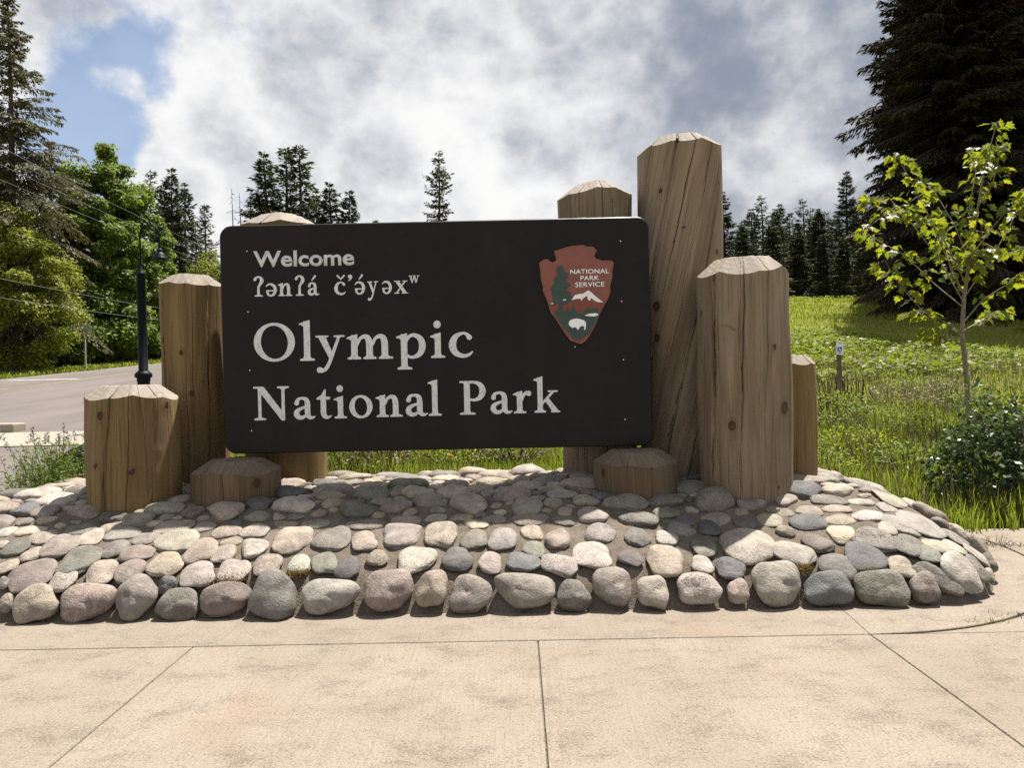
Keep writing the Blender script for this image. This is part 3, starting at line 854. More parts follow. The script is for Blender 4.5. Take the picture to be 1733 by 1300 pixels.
# ------------------------------------------------------------------ logs
def log_post(key, zt, label, wood, cracks=(), knots=(), twist=0.0, inset=0.15, slope=0.8, nf=9, cutmat='cut', taper=0.0, name='log_post', cat='log post', seed=0, group=None):
    cx, cy, r = LOGS[key]
    rs = np.random.default_rng(100 + seed)
    zb = float(mound_h(cx, cy)) - 0.16
    H = zt - zb
    th0 = rs.uniform(-0.2, 0.2)
    fth = th0 + np.arange(nf) * 2 * np.pi / nf + rs.normal(0, 0.10, nf)
    fr0 = r - inset + rs.normal(0, 0.010, nf); fsl = slope * (1 + rs.normal(0, 0.07, nf))
    def top_z(x, y):
        th = np.arctan2(x, -y); rad = np.hypot(x, y)
        z = np.full_like(x, zt)
        for a, q, s_ in zip(fth, fr0, fsl):
            z = np.minimum(z, zt - s_ * (rad * np.cos(th - a) - q))
        return z
    # columns: uniform + five per crack
    cols = list(np.linspace(-np.pi, np.pi, 132, endpoint=False)); ck = [-1] * len(cols); cd = [0.0] * len(cols)
    cr = []
    for (tt, tb, w, dep, wig) in cracks: cr.append((tt, tb, w * 1.55, dep, wig, rs.uniform(0, 6.28)))
    nat = 7
    for i in range(nat):   # hairline checks all round
        t_ = rs.uniform(-np.pi, np.pi); cr.append((t_, t_ + rs.normal(0, 0.08), 0.0022 / r, 0.010, 0.015, rs.uniform(0, 6.28)))
    pad = 0.05
    keepc = [True] * len(cols)
    for k, c in enumerate(cr):
        for i, q in enumerate(cols):
            dlt = (q - c[0] + np.pi) % (2 * np.pi) - np.pi
            if abs(dlt) < pad: keepc[i] = False
    cols = [q for q, kk in zip(cols, keepc) if kk]
    ck = [-1] * len(cols); prof = [0.0] * len(cols); loc = [0.0] * len(cols)
    for k, c in enumerate(cr):
        for o_, p_ in ((-2.2, 0.0), (-1.0, 0.12), (-0.35, 0.9), (0.35, 1.0), (1.0, 0.12), (2.2, 0.0)):
            cols.append(c[0] + o_ * c[2]); ck.append(k); prof.append(p_); loc.append(o_)
    od = np.argsort(cols); cols = np.array(cols)[od]; ck = np.array(ck)[od]; prof = np.array(prof)[od]
    nc = len(cols)
    rows = np.concatenate([np.linspace(0, 1, max(14, int(H / 0.035)))])
    nr = len(rows)
    TH = np.zeros((nr, nc)); DEP = np.zeros((nr, nc)); Z = np.zeros((nr, nc))
    for ri, f in enumerate(rows):
        off = np.zeros(nc)
        anc, av = [], []
        for k, c in enumerate(cr):
            zz = f * H
            path = (c[1] - c[0]) * (1 - f) + c[4] * (np.sin(zz * 7 + c[5]) + 0.6 * np.sin(zz * 17 + c[5] * 2) + 0.35 * np.sin(zz * 41 + c[5] * 3))
            anc.append(c[0]); av.append(path)
            vary = 0.55 + 0.45 * math.sin(zz * 3.1 + c[5] * 1.7)
            DEP[ri, ck == k] = prof[ck == k] * c[3] * vary
        if anc:
            o2 = np.argsort(anc); an = np.array(anc)[o2]; aa = np.array(av)[o2]
            an = np.concatenate([[an[-1] - 2 * np.pi], an, [an[0] + 2 * np.pi]]); aa = np.concatenate([[aa[-1]], aa, [aa[0]]])
            off = np.interp(cols, an, aa)
            for k in range(len(cr)): off[ck == k] = av[k]
        TH[ri] = cols + off
    f2 = rows[:, None]
    TW = TH + twist * (f2 - 1) * H
    rad = r * (1 + taper * (1 - f2)) * (1 + 0.012 * np.sin(2 * TH + seed) + 0.008 * np.sin(3 * TH + 2 * seed + f2 * 3)) + 0.006 * np.sin(f2 * H * 4 + TH * 2 + seed)
    KN = np.zeros_like(TW); GU = TH * r
    Zrim = top_z(rad[-1] * np.sin(TW[-1]), -rad[-1] * np.cos(TW[-1]))
    Z = zb + f2 * (Zrim[None] - zb)
    for (kt, kz, ks) in knots:
        du = ((TW - kt + np.pi) % (2 * np.pi) - np.pi) * r; dz = Z - kz
        q = np.sqrt((du / ks) ** 2 + (dz / (ks * 1.35)) ** 2)
        kn = np.clip(1 - q * 0.55, 0, 1)
        KN = np.maximum(KN, kn)
        GU = GU + np.sign(du) * 0.55 * ks * np.exp(-(du / (2.2 * ks)) ** 2 - (dz / (3.2 * ks)) ** 2)
        rad = rad + 0.010 * np.exp(-q ** 2 * 0.6) - 0.013 * np.exp(-q ** 2 * 5)
    rad = rad - DEP
    X = cx + rad * np.sin(TW); Y = cy - rad * np.cos(TW)
    V = np.stack([X, Y, Z], -1).reshape(-1, 3)
    grain = np.stack([GU + seed * 3.7, Z + seed * 1.3, np.full_like(Z, seed * 2.1)], -1).reshape(-1, 3)
    i = np.arange(nr - 1)[:, None] * nc; j = np.arange(nc)[None]; jn = (j + 1) % nc
    F = np.stack([i + j, i + jn, i + nc + jn, i + nc + j], -1).reshape(-1, 4)
    root = empty(name, (cx, cy, zb + 0.16), label, cat, group)
    link('trunk', mesh_np('trunk', V, F, {'knot': KN.ravel()}, True, {'grain': grain}), root, M_WOOD[wood])
    # chamfered, sawn top
    fr = np.array([1.0, 0.96, 0.92, 0.86, 0.80, 0.74, 0.68, 0.62, 0.56, 0.50, 0.40, 0.25, 0.08])
    TX = (rad[-1][None] * np.sin(TW[-1])[None]) * fr[:, None]; TY = (-rad[-1][None] * np.cos(TW[-1])[None]) * fr[:, None]
    TZ = top_z(TX, TY)
    chip = 0.0025 * np.sin(TX * 90 + TY * 40 + seed) * np.cos(TY * 75 + seed)
    TZ = TZ + chip * (fr[:, None] < 0.99) - DEP[-1][None] * 0.9 * fr[:, None] ** 2 * (fr[:, None] < 0.999)
    VT = np.stack([cx + TX, cy + TY, TZ], -1).reshape(-1, 3)
    g2 = np.stack([TX * 1.0 + seed * 5.1, TY * 0.7, np.full_like(TX, seed)], -1).reshape(-1, 3)
    nt_ = len(fr)
    i = np.arange(nt_ - 1)[:, None] * nc
    FT = np.stack([i + j, i + jn, i + nc + jn, i + nc + j], -1).reshape(-1, 4)
    VT = np.vstack([VT, [[cx, cy, zt]]]); g2 = np.vstack([g2, g2[-1:]])
    last = (nt_ - 1) * nc
    FC = np.stack([last + j[0], last + jn[0], np.full(nc, len(VT) - 1)], -1)
    link('chamfered_top', mesh_np('chamfered_top', VT, [FT, FC], {'knot': np.zeros(len(VT))}, False, {'grain': g2}), root, M_WOOD[cutmat])
    return root

def zat(key, py, dy=0.0):
    cx, cy, r = LOGS[key]
    px = PW / 2 + (cx / cy) * FPX + 9
    return float(at(px, py, cy + dy)[2])
def kth(key, px, py):
    cx, cy, r = LOGS[key]
    p = at(px, py, cy - 0.75 * r)
    return math.asin(max(-0.97, min(0.97, (p[0] - cx * (cy - 0.75 * r) / cy * 0 - cx) / r))), float(p[2])
def knots_of(key, lst): return [(*kth(key, a, b), s) for a, b, s in lst]

log_post('stump_left', zat('stump_left', 652), 'thick cut log stump at mound edge with one wavy crack and several dark knots', 'warm',
         [(0.0, -0.2, 0.006 / 0.38, 0.05, 0.012), (-0.72, -0.9, 0.0035 / 0.38, 0.03, 0.012), (1.0, 0.8, 0.003 / 0.38, 0.03, 0.012), (0.42, 0.3, 0.0022 / 0.38, 0.02, 0.01)],
         knots_of('stump_left', [(179, 703, 0.034), (265, 687, 0.025), (259, 767, 0.020), (229, 798, 0.027), (238, 788, 0.012), (173, 787, 0.022), (259, 804, 0.018)]), inset=0.14, slope=0.75, seed=1, taper=0.02)
log_post('tall_left', zat('tall_left', 461, -0.2), 'tall brown log post with long vertical crack between short stump and sign edge', 'warm',
         [(-0.62, -0.66, 0.006 / 0.3, 0.05, 0.008), (0.95, 0.58, 0.005 / 0.3, 0.04, 0.008), (0.2, 0.15, 0.002 / 0.3, 0.02, 0.008)],
         knots_of('tall_left', [(314, 597, 0.022), (330, 666, 0.026), (279, 576, 0.022), (344, 644, 0.012), (277, 515, 0.014)]), inset=0.13, slope=0.85, seed=2, taper=0.03)
log_post('rear_left', zat('rear_left', 356, -0.2), 'log post behind the sign whose pale top shows above the word Welcome', 'warm',
         [(-0.2, -0.2, 0.004 / 0.36, 0.04, 0.01)], (), inset=0.20, slope=0.62, seed=3)
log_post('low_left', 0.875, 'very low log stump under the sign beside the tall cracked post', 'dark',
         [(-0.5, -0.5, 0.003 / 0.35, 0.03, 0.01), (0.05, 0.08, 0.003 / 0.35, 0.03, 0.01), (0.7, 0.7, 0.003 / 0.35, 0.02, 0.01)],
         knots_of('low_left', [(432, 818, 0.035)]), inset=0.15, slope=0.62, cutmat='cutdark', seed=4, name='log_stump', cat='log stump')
log_post('rear_right', zat('rear_right', 302, -0.2), 'shorter grey log post with a pale top right beside the tallest post', 'grey',
         [(-0.55, -0.5, 0.004 / 0.34, 0.04, 0.006), (0.1, 0.1, 0.003 / 0.34, 0.03, 0.006), (1.0, 1.0, 0.003 / 0.34, 0.03, 0.006)], (), inset=0.17, slope=0.75, seed=5)
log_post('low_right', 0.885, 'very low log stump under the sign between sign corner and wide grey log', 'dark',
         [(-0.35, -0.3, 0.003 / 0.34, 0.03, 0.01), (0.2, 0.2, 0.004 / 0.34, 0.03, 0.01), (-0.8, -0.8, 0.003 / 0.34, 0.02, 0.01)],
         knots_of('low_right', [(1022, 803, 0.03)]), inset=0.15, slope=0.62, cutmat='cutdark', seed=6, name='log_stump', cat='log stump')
log_post('tall_right', zat('tall_right', 226, -0.22), 'tallest log post with cracks twisting round it behind sign corner', 'grey',
         [(-0.25, -0.25, 0.011 / 0.39, 0.07, 0.008), (0.18, 0.18, 0.004 / 0.39, 0.04, 0.008), (1.1, 1.1, 0.005 / 0.39, 0.05, 0.008), (0.62, 0.62, 0.003 / 0.39, 0.03, 0.008),
          (1.7, 1.7, 0.004 / 0.39, 0.04, 0.008), (2.2, 2.2, 0.003 / 0.39, 0.03, 0.008), (-0.9, -0.9, 0.003 / 0.39, 0.03, 0.008)],
         knots_of('tall_right', [(1117, 323, 0.024), (1153, 387, 0.018), (1138, 411, 0.010), (1213, 426, 0.024), (1113, 518, 0.042), (1114, 572, 0.036)]), twist=0.62, inset=0.14, slope=0.85, seed=7)
log_post('mid_right', zat('mid_right', 433, -0.2), 'wide greyish log post with scalloped pale top in front of the tallest post', 'grey',
         [(-0.26, -0.4, 0.003 / 0.38, 0.03, 0.010), (0.25, 0.05, 0.002 / 0.38, 0.02, 0.010), (-1.0, -0.95, 0.003 / 0.38, 0.03, 0.01)],
         knots_of('mid_right', [(1303, 588, 0.022), (1324, 690, 0.045), (1237, 720, 0.035), (1184, 527, 0.02), (1313, 822, 0.014)]), inset=0.145, slope=0.95, nf=9, seed=8, taper=0.02)
log_post('end_right', zat('end_right', 601, -0.05), 'slim warm brown log post half behind the wide grey log at the mound end', 'warm',
         [(0.5, 0.5, 0.003 / 0.2, 0.02, 0.01)], (), inset=0.09, slope=0.9, nf=7, seed=9, taper=0.03)
# ------------------------------------------------------------------ the sign
YS = 5.80
def S(px, py):
    p = at(px, py, YS); return (float(p[0]), float(p[2]))
tl, tr, br, bl = S(373, 383), S(1097, 365), S(1106, 753), S(378, 770)
x0, x1 = (tl[0] + bl[0]) / 2, (tr[0] + br[0]) / 2
z0, z1 = (bl[1] + br[1]) / 2, (tl[1] + tr[1]) / 2
sign = empty('entrance_sign', ((x0 + x1) / 2, YS + 0.03, z0), 'large dark brown sign panel with white welcome lettering mounted among log posts', 'sign')
def rounded_rect(x0, x1, z0, z1, r, n=8):
    pts = []
    for cx, cz, a0 in ((x1 - r, z0 + r, -90), (x1 - r, z1 - r, 0), (x0 + r, z1 - r, 90), (x0 + r, z0 + r, 180)):
        for k in range(n + 1):
            a = R(a0 + 90 * k / n); pts.append((cx + r * math.cos(a), cz + r * math.sin(a)))
    return pts
def panel_mesh():
    bm = bmesh.new()
    outer = rounded_rect(x0, x1, z0, z1, 0.10); inner = rounded_rect(x0 + 0.008, x1 - 0.008, z0 + 0.008, z1 - 0.008, 0.094)
    f = [bm.verts.new((x, YS, z)) for x, z in inner]
    e = [bm.verts.new((x, YS + 0.008, z)) for x, z in outer]
    b = [bm.verts.new((x, YS + 0.062, z)) for x, z in outer]
    n = len(f)
    bm.faces.new(f); bm.faces.new(b[::-1])
    for i in range(n):
        j = (i + 1) % n
        bm.faces.new((f[i], f[j], e[j], e[i])); bm.faces.new((e[i], e[j], b[j], b[i]))
    bmesh.ops.recalc_face_normals(bm, faces=bm.faces[:])
    me = bpy.data.meshes.new('panel'); bm.to_mesh(me); bm.free()
    return me
panel = link('panel', panel_mesh(), sign, M_PANEL)

def disc(name, x, z, r, y0, y1, mat, parent, n=10):
    return prism(name, [(x + r * math.cos(2 * math.pi * k / n), z + r * math.sin(2 * math.pi * k / n)) for k in range(n)], y0, y1, mat, parent)
for px, py in ((418, 425), (420, 528), (423, 627), (426, 729), (1050, 408), (1052, 510), (1055, 609), (1058, 710), (973, 587)):
    x, z = S(px, py)
    disc('bolt', x, z, 0.0055, YS + 0.003, YS - 0.004, M_STEEL, panel)
for px in (520, 985, 1050):
    x, _ = S(px, 370)
    box('top_bracket', (x - 0.035, x + 0.035, YS + 0.012, YS + 0.10, z1 - 0.004, z1 + 0.006), M_STEEL, sign)
for zr in (z0 + 0.35, z1 - 0.45):
    box('mounting_rail', (x0 + 0.12, x1 - 0.12, YS + 0.064, YS + 0.30, zr, zr + 0.09), M_POST, sign, 0.005)

# --- serif letters drawn as signed-distance strokes, contoured by marching squares
def seg_sd(X, Y, ax, ay, ar, bx, by, br):
    dx, dy = bx - ax, by - ay
    L = dx * dx + dy * dy + 1e-9
    t = np.clip(((X - ax) * dx + (Y - ay) * dy) / L, 0, 1)
    return np.hypot(X - ax - t * dx, Y - ay - t * dy) - (ar + (br - ar) * t)
def stroke(pts, n=10):
    P = np.array(pts, float)
    out = []
    Q = np.vstack([2 * P[0] - P[1], P, 2 * P[-1] - P[-2]])
    for i in range(len(P) - 1):
        p0, p1, p2, p3 = Q[i], Q[i + 1], Q[i + 2], Q[i + 3]
        for t in np.linspace(0, 1, n, endpoint=False):
            out.append(0.5 * (2 * p1 + (p2 - p0) * t + (2 * p0 - 5 * p1 + 4 * p2 - p3) * t * t + (3 * p1 - p0 - 3 * p2 + p3) * t ** 3))
    out.append(P[-1])
    return ('s', np.array(out))
def line(ax, ay, ar, bx, by, br=None): return ('s', np.array([[ax, ay, ar], [bx, by, ar if br is None else br]]))
def poly(*pts): return ('p', np.array(pts, float))
def ring(cx, cy, rx, ry, ix, iy, tilt=0.0): return ('r', (cx, cy, rx, ry, ix, iy, tilt))
def ball(x, y, r): return ('s', np.array([[x, y, r], [x + 0.001, y, r]]))
def serif(xa, xb, sa, sb, y=0.0, up=1): return poly((xa, y), (xb, y), (xb, y + up * 0.065), (sb + 0.03, y + up * 0.10), (sb, y + up * 0.17), (sa, y + up * 0.17), (sa - 0.03, y + up * 0.10), (xa, y + up * 0.065))
def stem(a, b, y0, y1): return poly((a, y0), (b, y0), (b, y1), (a, y1))
def flag(xa, b, y): return poly((xa, y - 0.10), (b, y + 0.035), (b, y - 0.22), (b - 0.25, y - 0.22), (xa + 0.08, y - 0.15), (xa, y - 0.155))
def arch(x): return [stroke([(x, 0.60, 0.05), (x + 0.10, 0.82, 0.055), (x + 0.27, 0.925, 0.075), (x + 0.42, 0.86, 0.11), (x + 0.48, 0.66, 0.125), (x + 0.485, 0.4, 0.125)]), stem(x + 0.36, x + 0.61, 0.0, 0.65)]
GL = {
    'l': (0.60, [stem(0.17, 0.42, 0, 1.6), serif(0, 0.60, 0.17, 0.42), flag(-0.02, 0.42, 1.62)]),
    'i': (0.60, [stem(0.17, 0.42, 0, 0.98), serif(0, 0.60, 0.17, 0.42), flag(-0.02, 0.42, 0.99), ball(0.28, 1.36, 0.155)]),
    'n': (1.18, [stem(0.15, 0.39, 0, 0.98), serif(0, 0.54, 0.15, 0.39), flag(-0.03, 0.39, 0.99), *arch(0.39), serif(0.62, 1.18, 0.75, 1.00)]),
    'm': (1.80, [stem(0.15, 0.39, 0, 0.98), serif(0, 0.53, 0.15, 0.39), flag(-0.03, 0.39, 0.99), *arch(0.39), serif(0.63, 1.14, 0.75, 1.00), *arch(1.00), serif(1.24, 1.80, 1.36, 1.61)]),
    'r': (0.86, [stem(0.15, 0.40, 0, 0.98), serif(0, 0.58, 0.15, 0.40), flag(-0.03, 0.40, 0.99), stroke([(0.38, 0.6, 0.05), (0.46, 0.8, 0.06), (0.58, 0.92, 0.075), (0.72, 0.90, 0.115)])]),
    'o': (1.08, [ring(0.54, 0.5, 0.54, 0.53, 0.30, 0.43, 0.14)]),
    'O': (1.62, [ring(0.81, 0.77, 0.81, 0.79, 0.545, 0.69, 0.10)]),
    'c': (0.92, [stroke([(0.80, 0.80, 0.10), (0.70, 0.93, 0.06), (0.52, 0.975, 0.05), (0.26, 0.83, 0.10), (0.14, 0.5, 0.135), (0.26, 0.18, 0.11), (0.55, 0.05, 0.075), (0.78, 0.10, 0.05), (0.90, 0.21, 0.028)])]),
    'e': (0.96, [stroke([(0.13, 0.56, 0.04), (0.5, 0.57, 0.04), (0.86, 0.58, 0.045)]), stroke([(0.84, 0.6, 0.085), (0.76, 0.85, 0.085), (0.52, 0.965, 0.055), (0.26, 0.83, 0.10), (0.14, 0.5, 0.13), (0.26, 0.18, 0.11), (0.56, 0.05, 0.075), (0.80, 0.11, 0.05), (0.92, 0.22, 0.028)])]),
    'a': (1.00, [stroke([(0.16, 0.74, 0.105), (0.22, 0.90, 0.07), (0.42, 0.965, 0.055), (0.62, 0.88, 0.095), (0.665, 0.66, 0.12), (0.665, 0.25, 0.12), (0.74, 0.09, 0.085), (0.88, 0.06, 0.055), (0.99, 0.11, 0.03)]),
                 stroke([(0.64, 0.57, 0.045), (0.40, 0.51, 0.06), (0.19, 0.39, 0.095), (0.145, 0.23, 0.12), (0.24, 0.10, 0.10), (0.42, 0.075, 0.075), (0.62, 0.20, 0.045)])]),
    't': (0.68, [stroke([(0.31, 0.95, 0.12), (0.31, 0.5, 0.122), (0.31, 0.26, 0.122), (0.38, 0.10, 0.095), (0.52, 0.06, 0.06), (0.66, 0.12, 0.03)]), poly((0, 0.885), (0.62, 0.885), (0.62, 1.0), (0.43, 1.0), (0.43, 1.34), (0.37, 1.34), (0.24, 1.10), (0, 0.95))]),
    'p': (1.18, [stem(0.16, 0.41, -0.45, 0.98), serif(0.0, 0.60, 0.16, 0.41, -0.45), flag(-0.03, 0.41, 0.99), stroke([(0.38, 0.70, 0.05), (0.50, 0.88, 0.06), (0.70, 0.945, 0.07), (0.95, 0.80, 0.11), (1.04, 0.5, 0.135), (0.94, 0.19, 0.105), (0.68, 0.045, 0.06), (0.50, 0.06, 0.05), (0.38, 0.16, 0.045)])]),
    'y': (1.18, [poly((0.10, 0.97), (0.39, 0.97), (0.70, 0.22), (0.60, -0.05)), poly((0, 0.935), (0.52, 0.935), (0.52, 1.0), (0, 1.0)), stroke([(0.95, 0.95, 0.055), (0.78, 0.5, 0.058), (0.58, -0.02, 0.065), (0.44, -0.30, 0.07), (0.30, -0.42, 0.07), (0.14, -0.40, 0.115)]), poly((0.74, 0.935), (1.18, 0.935), (1.18, 1.0), (0.74, 1.0))]),
    'x': (1.14, [poly((0.10, 0.96), (0.40, 0.96), (1.04, 0.04), (0.74, 0.04)), line(0.90, 0.95, 0.05, 0.20, 0.05), poly((0, 0.935), (0.50, 0.935), (0.50, 1.0), (0, 1.0)), poly((0.70, 0.935), (1.10, 0.935), (1.10, 1.0), (0.70, 1.0)), poly((0, 0), (0.42, 0), (0.42, 0.065), (0, 0.065)), poly((0.62, 0), (1.14, 0), (1.14, 0.065), (0.62, 0.065))]),
    'w': (1.66, [poly((0.10, 0.97), (0.38, 0.97), (0.62, 0.22), (0.52, 0.0), (0.45, 0.0)), line(0.82, 0.90, 0.05, 0.52, 0.05), poly((0.68, 0.97), (0.95, 0.97), (1.20, 0.22), (1.10, 0.0), (1.03, 0.0)), line(1.42, 0.93, 0.05, 1.10, 0.05), poly((0, 0.935), (0.48, 0.935), (0.48, 1.0), (0, 1.0)), poly((0.60, 0.935), (1.05, 0.935), (1.05, 1.0), (0.60, 1.0)), poly((1.22, 0.935), (1.66, 0.935), (1.66, 1.0), (1.22, 1.0))]),
    'k': (1.26, [stem(0.16, 0.41, 0, 1.6), serif(0, 0.56, 0.16, 0.41), flag(-0.02, 0.41, 1.62), line(0.40, 0.42, 0.05, 0.92, 0.94, 0.055), poly((0.68, 0.935), (1.16, 0.935), (1.16, 1.0), (0.68, 1.0)), poly((0.50, 0.58), (0.68, 0.68), (1.22, 0.03), (0.90, 0.03)), poly((0.82, 0), (1.26, 0), (1.26, 0.065), (0.82, 0.065))]),
    'N': (1.60, [stem(0.21, 0.34, 0, 1.48), poly((0.13, 1.52), (0.46, 1.52), (1.40, 0.22), (1.40, -0.03), (1.26, -0.03), (0.24, 1.36)), stem(1.27, 1.40, 0.0, 1.50), serif(0.02, 0.54, 0.21, 0.34), poly((0, 1.46), (0.42, 1.46), (0.42, 1.53), (0, 1.53)), serif(1.08, 1.60, 1.27, 1.40, 1.53, -1)]),
    'P': (1.20, [stem(0.20, 0.46, 0, 1.52), serif(0.0, 0.70, 0.20, 0.46), poly((0, 1.46), (0.50, 1.43), (0.50, 1.53), (0, 1.53)), stroke([(0.40, 1.475, 0.055), (0.66, 1.475, 0.057), (0.93, 1.36, 0.10), (1.045, 1.09, 0.14), (0.95, 0.80, 0.11), (0.70, 0.665, 0.06), (0.42, 0.69, 0.05)])]),
    'q': (0.74, [stroke([(0.12, 1.32, 0.10), (0.20, 1.47, 0.075), (0.38, 1.54, 0.06), (0.58, 1.42, 0.105), (0.62, 1.18, 0.125), (0.48, 0.92, 0.085), (0.37, 0.70, 0.075), (0.37, 0.1, 0.095)]), serif(0.08, 0.68, 0.275, 0.465)]),
    ',': (0.36, [ball(0.17, 1.42, 0.135), stroke([(0.24, 1.45, 0.09), (0.25, 1.30, 0.07), (0.10, 1.10, 0.03)])]),
    'acute': (0.5, [line(0.08, 1.18, 0.035, 0.36, 1.50, 0.085)]),
    'caron': (0.7, [line(0.06, 1.50, 0.065, 0.33, 1.22, 0.05), line(0.33, 1.22, 0.05, 0.60, 1.50, 0.065)]),
}
GL['E'] = (0.96, GL['e'][1])     # schwa: the e turned half round
def glyph_loops(ch, extra=()):
    w, prims = GL[ch]
    prims = list(prims)
    rot = ch == 'E'
    st = 0.022
    gx_ = np.arange(-0.25, w + 0.35, st); gy_ = np.arange(-0.75, 1.95, st)
    X, Y = np.meshgrid(gx_, gy_)
    def field(X, Y, prims):
        f = np.full_like(X, 9.0)
        for kind, d in prims:
            if kind == 's':
                for a, b in zip(d[:-1], d[1:]):
                    f = np.minimum(f, seg_sd(X, Y, a[0], a[1], a[2], b[0], b[1], b[2]))
            elif kind == 'p':
                q = np.full_like(X, 9.0); inside = np.zeros(X.shape, bool)
                n = len(d)
                for i in range(n):
                    a, b = d[i], d[(i + 1) % n]
                    q = np.minimum(q, seg_sd(X, Y, a[0], a[1], 0, b[0], b[1], 0))
                    if a[1] != b[1]:
                        c = ((a[1] > Y) != (b[1] > Y)) & (X < (b[0] - a[0]) * (Y - a[1]) / (b[1] - a[1]) + a[0])
                        inside ^= c
                f = np.minimum(f, np.where(inside, -q, q))
            else:
                cx, cy, rx, ry, ix, iy, tl_ = d
                u, v = X - cx, Y - cy
                o = (np.hypot(u / rx, v / ry) - 1) * min(rx, ry)
                uu = u * math.cos(tl_) + v * math.sin(tl_); vv = -u * math.sin(tl_) + v * math.cos(tl_)
                ii_ = (np.hypot(uu / ix, vv / iy) - 1) * min(ix, iy)
                f = np.minimum(f, np.maximum(o, -ii_))
        return f
    f = field(0.96 - X, 1.0 - Y, prims) if rot else field(X, Y, prims)
    for (nm, ox, oy) in extra:
        f = np.minimum(f, field(X - ox, Y - oy, GL[nm][1]))
    f = f - 0.006
    f[np.abs(f) < 1e-5] = 1e-5
    # marching squares
    segs = {}
    ny_, nx_ = f.shape
    def pt(kind, i, j):
        if kind == 'h':
            a, b = f[i, j], f[i, j + 1]; t = a / (a - b); return (gx_[j] + st * t, gy_[i])
        a, b = f[i, j], f[i + 1, j]; t = a / (a - b); return (gx_[j], gy_[i] + st * t)
    sg = f < 0
    for i in range(ny_ - 1):
        row = sg[i] ^ False
        for j in np.nonzero((sg[i, :-1] != sg[i, 1:]) | (sg[i + 1, :-1] != sg[i + 1, 1:]) | (sg[i, :-1] != sg[i + 1, :-1]) | (sg[i, 1:] != sg[i + 1, 1:]))[0]:
            a, b, c, d = sg[i, j], sg[i, j + 1], sg[i + 1, j + 1], sg[i + 1, j]
            e = []
            if a != b: e.append(('h', i, j))
            if b != c: e.append(('v', i, j + 1))
            if c != d: e.append(('h', i + 1, j))
            if d != a: e.append(('v', i, j))
            if len(e) == 2: prs = [(e[0], e[1])]
            else: prs = [(e[0], e[3]), (e[1], e[2])] if a else [(e[0], e[1]), (e[2], e[3])]
            for p, q in prs:
                segs.setdefault(p, []).append(q); segs.setdefault(q, []).append(p)
    loops, seen = [], set()
    for s0 in list(segs):
        if s0 in seen: continue
        lp, cur, prev = [], s0, None
        while cur not in seen:
            seen.add(cur); lp.append(pt(*cur))
            nx2 = [q for q in segs[cur] if q != prev and q not in seen]
            if not nx2: break
            prev, cur = cur, nx2[0]
        if len(lp) > 5: loops.append(simplify(lp))
    return w, loops
def simplify(lp, tol=0.004):
    P = np.array(lp)
    keep = [0]; n = len(P)
    i = 0
    while i < n - 1:
        j = i + 2
        while j < n and j - i < 9:
            a, b = P[i], P[j]
            d = b - a; L = np.hypot(*d) + 1e-9
            q = P[i + 1:j] - a
            if np.max(np.abs(q[:, 0] * d[1] - q[:, 1] * d[0]) / L) > tol: break
            j += 1
        i = j - 1
        if i < n: keep.append(min(i, n - 1))
    kp = sorted(set(keep))
    return [tuple(P[k]) for k in kp]
_cache = {}
def serif_letter(ch, pxl, pxr, baseline_py, xh_px, extra=(), ylift=0.0, yscale=None):
    key = (ch, tuple(extra))
    if key not in _cache: _cache[key] = glyph_loops(ch, extra)
    w, loops = _cache[key]
    xa, zb_ = S(pxl, baseline_py); xb, _ = S(pxr, baseline_py)
    sx = (xb - xa) / w
    sy = xh_px * YS / FPX
    bm = bmesh.new()
    edges = []
    yf, yb = YS - 0.007, YS + 0.001
    for lp in loops:
        fr_ = [bm.verts.new((xa + x * sx, yf, zb_ + y * sy)) for x, y in lp]
        bk_ = [bm.verts.new((xa + x * sx, yb, zb_ + y * sy)) for x, y in lp]
        n = len(fr_)
        for i in range(n):
            edges.append(bm.edges.new((fr_[i], fr_[(i + 1) % n])))
        for i in range(n):
            j = (i + 1) % n; bm.faces.new((fr_[i], bk_[i], bk_[j], fr_[j]))
    bmesh.ops.triangle_fill(bm, use_beauty=True, edges=edges, normal=(0, -1, 0))
    bmesh.ops.recalc_face_normals(bm, faces=bm.faces[:])
    me = bpy.data.meshes.new('letter'); bm.to_mesh(me); bm.free()
    return link('letter', me, sign, M_LETTER)
def BL(px, xa, ya, xb, yb): return ya + (yb - ya) * (px - xa) / (xb - xa)
for ch, a, b in (('O', 431, 500), ('l', 508.6, 533), ('y', 535.4, 584), ('m', 589, 665.3), ('p', 672.8, 721.2), ('i', 730, 753.5), ('c', 760, 800.4)):
    serif_letter(ch, a, b, BL((a + b) / 2, 465, 612, 780, 605), 41.5)
for ch, a, b in (('N', 430.4, 490.2), ('a', 497.3, 533.5), ('t', 537, 561.5), ('i', 566.8, 587.5), ('o', 592, 631), ('n', 638, 681.5), ('a', 686.3, 723.5), ('l', 726, 747.5),
                 ('P', 778.8, 823.4), ('a', 829.8, 866.7), ('r', 870, 900.6), ('k', 904.8, 947.8)):
    serif_letter(ch, a, b, BL((a + b) / 2, 460, 711.5, 926, 698.5), 37)
def z3(v): return 360 + v / 3.095
for ch, a, b, ex in (('q', 216, 268, ()), ('E', 280, 338, ()), ('n', 346, 418, ()), ('q', 432, 482, ()), ('a', 498, 558, (('acute', 0.32, 0.0),)), ('c', 638, 697, (('caron', 0.22, 0.0),)),
                     (',', 708, 735, ()), ('E', 745, 800, (('acute', 0.34, 0.0),)), ('y', 812, 868, ()), ('E', 888, 940, ()), ('x', 952, 1024, ())):
    serif_letter(ch, z3(a), z3(b), BL(z3(a), 430, 502, 691, 496.5), 21.5, ex)
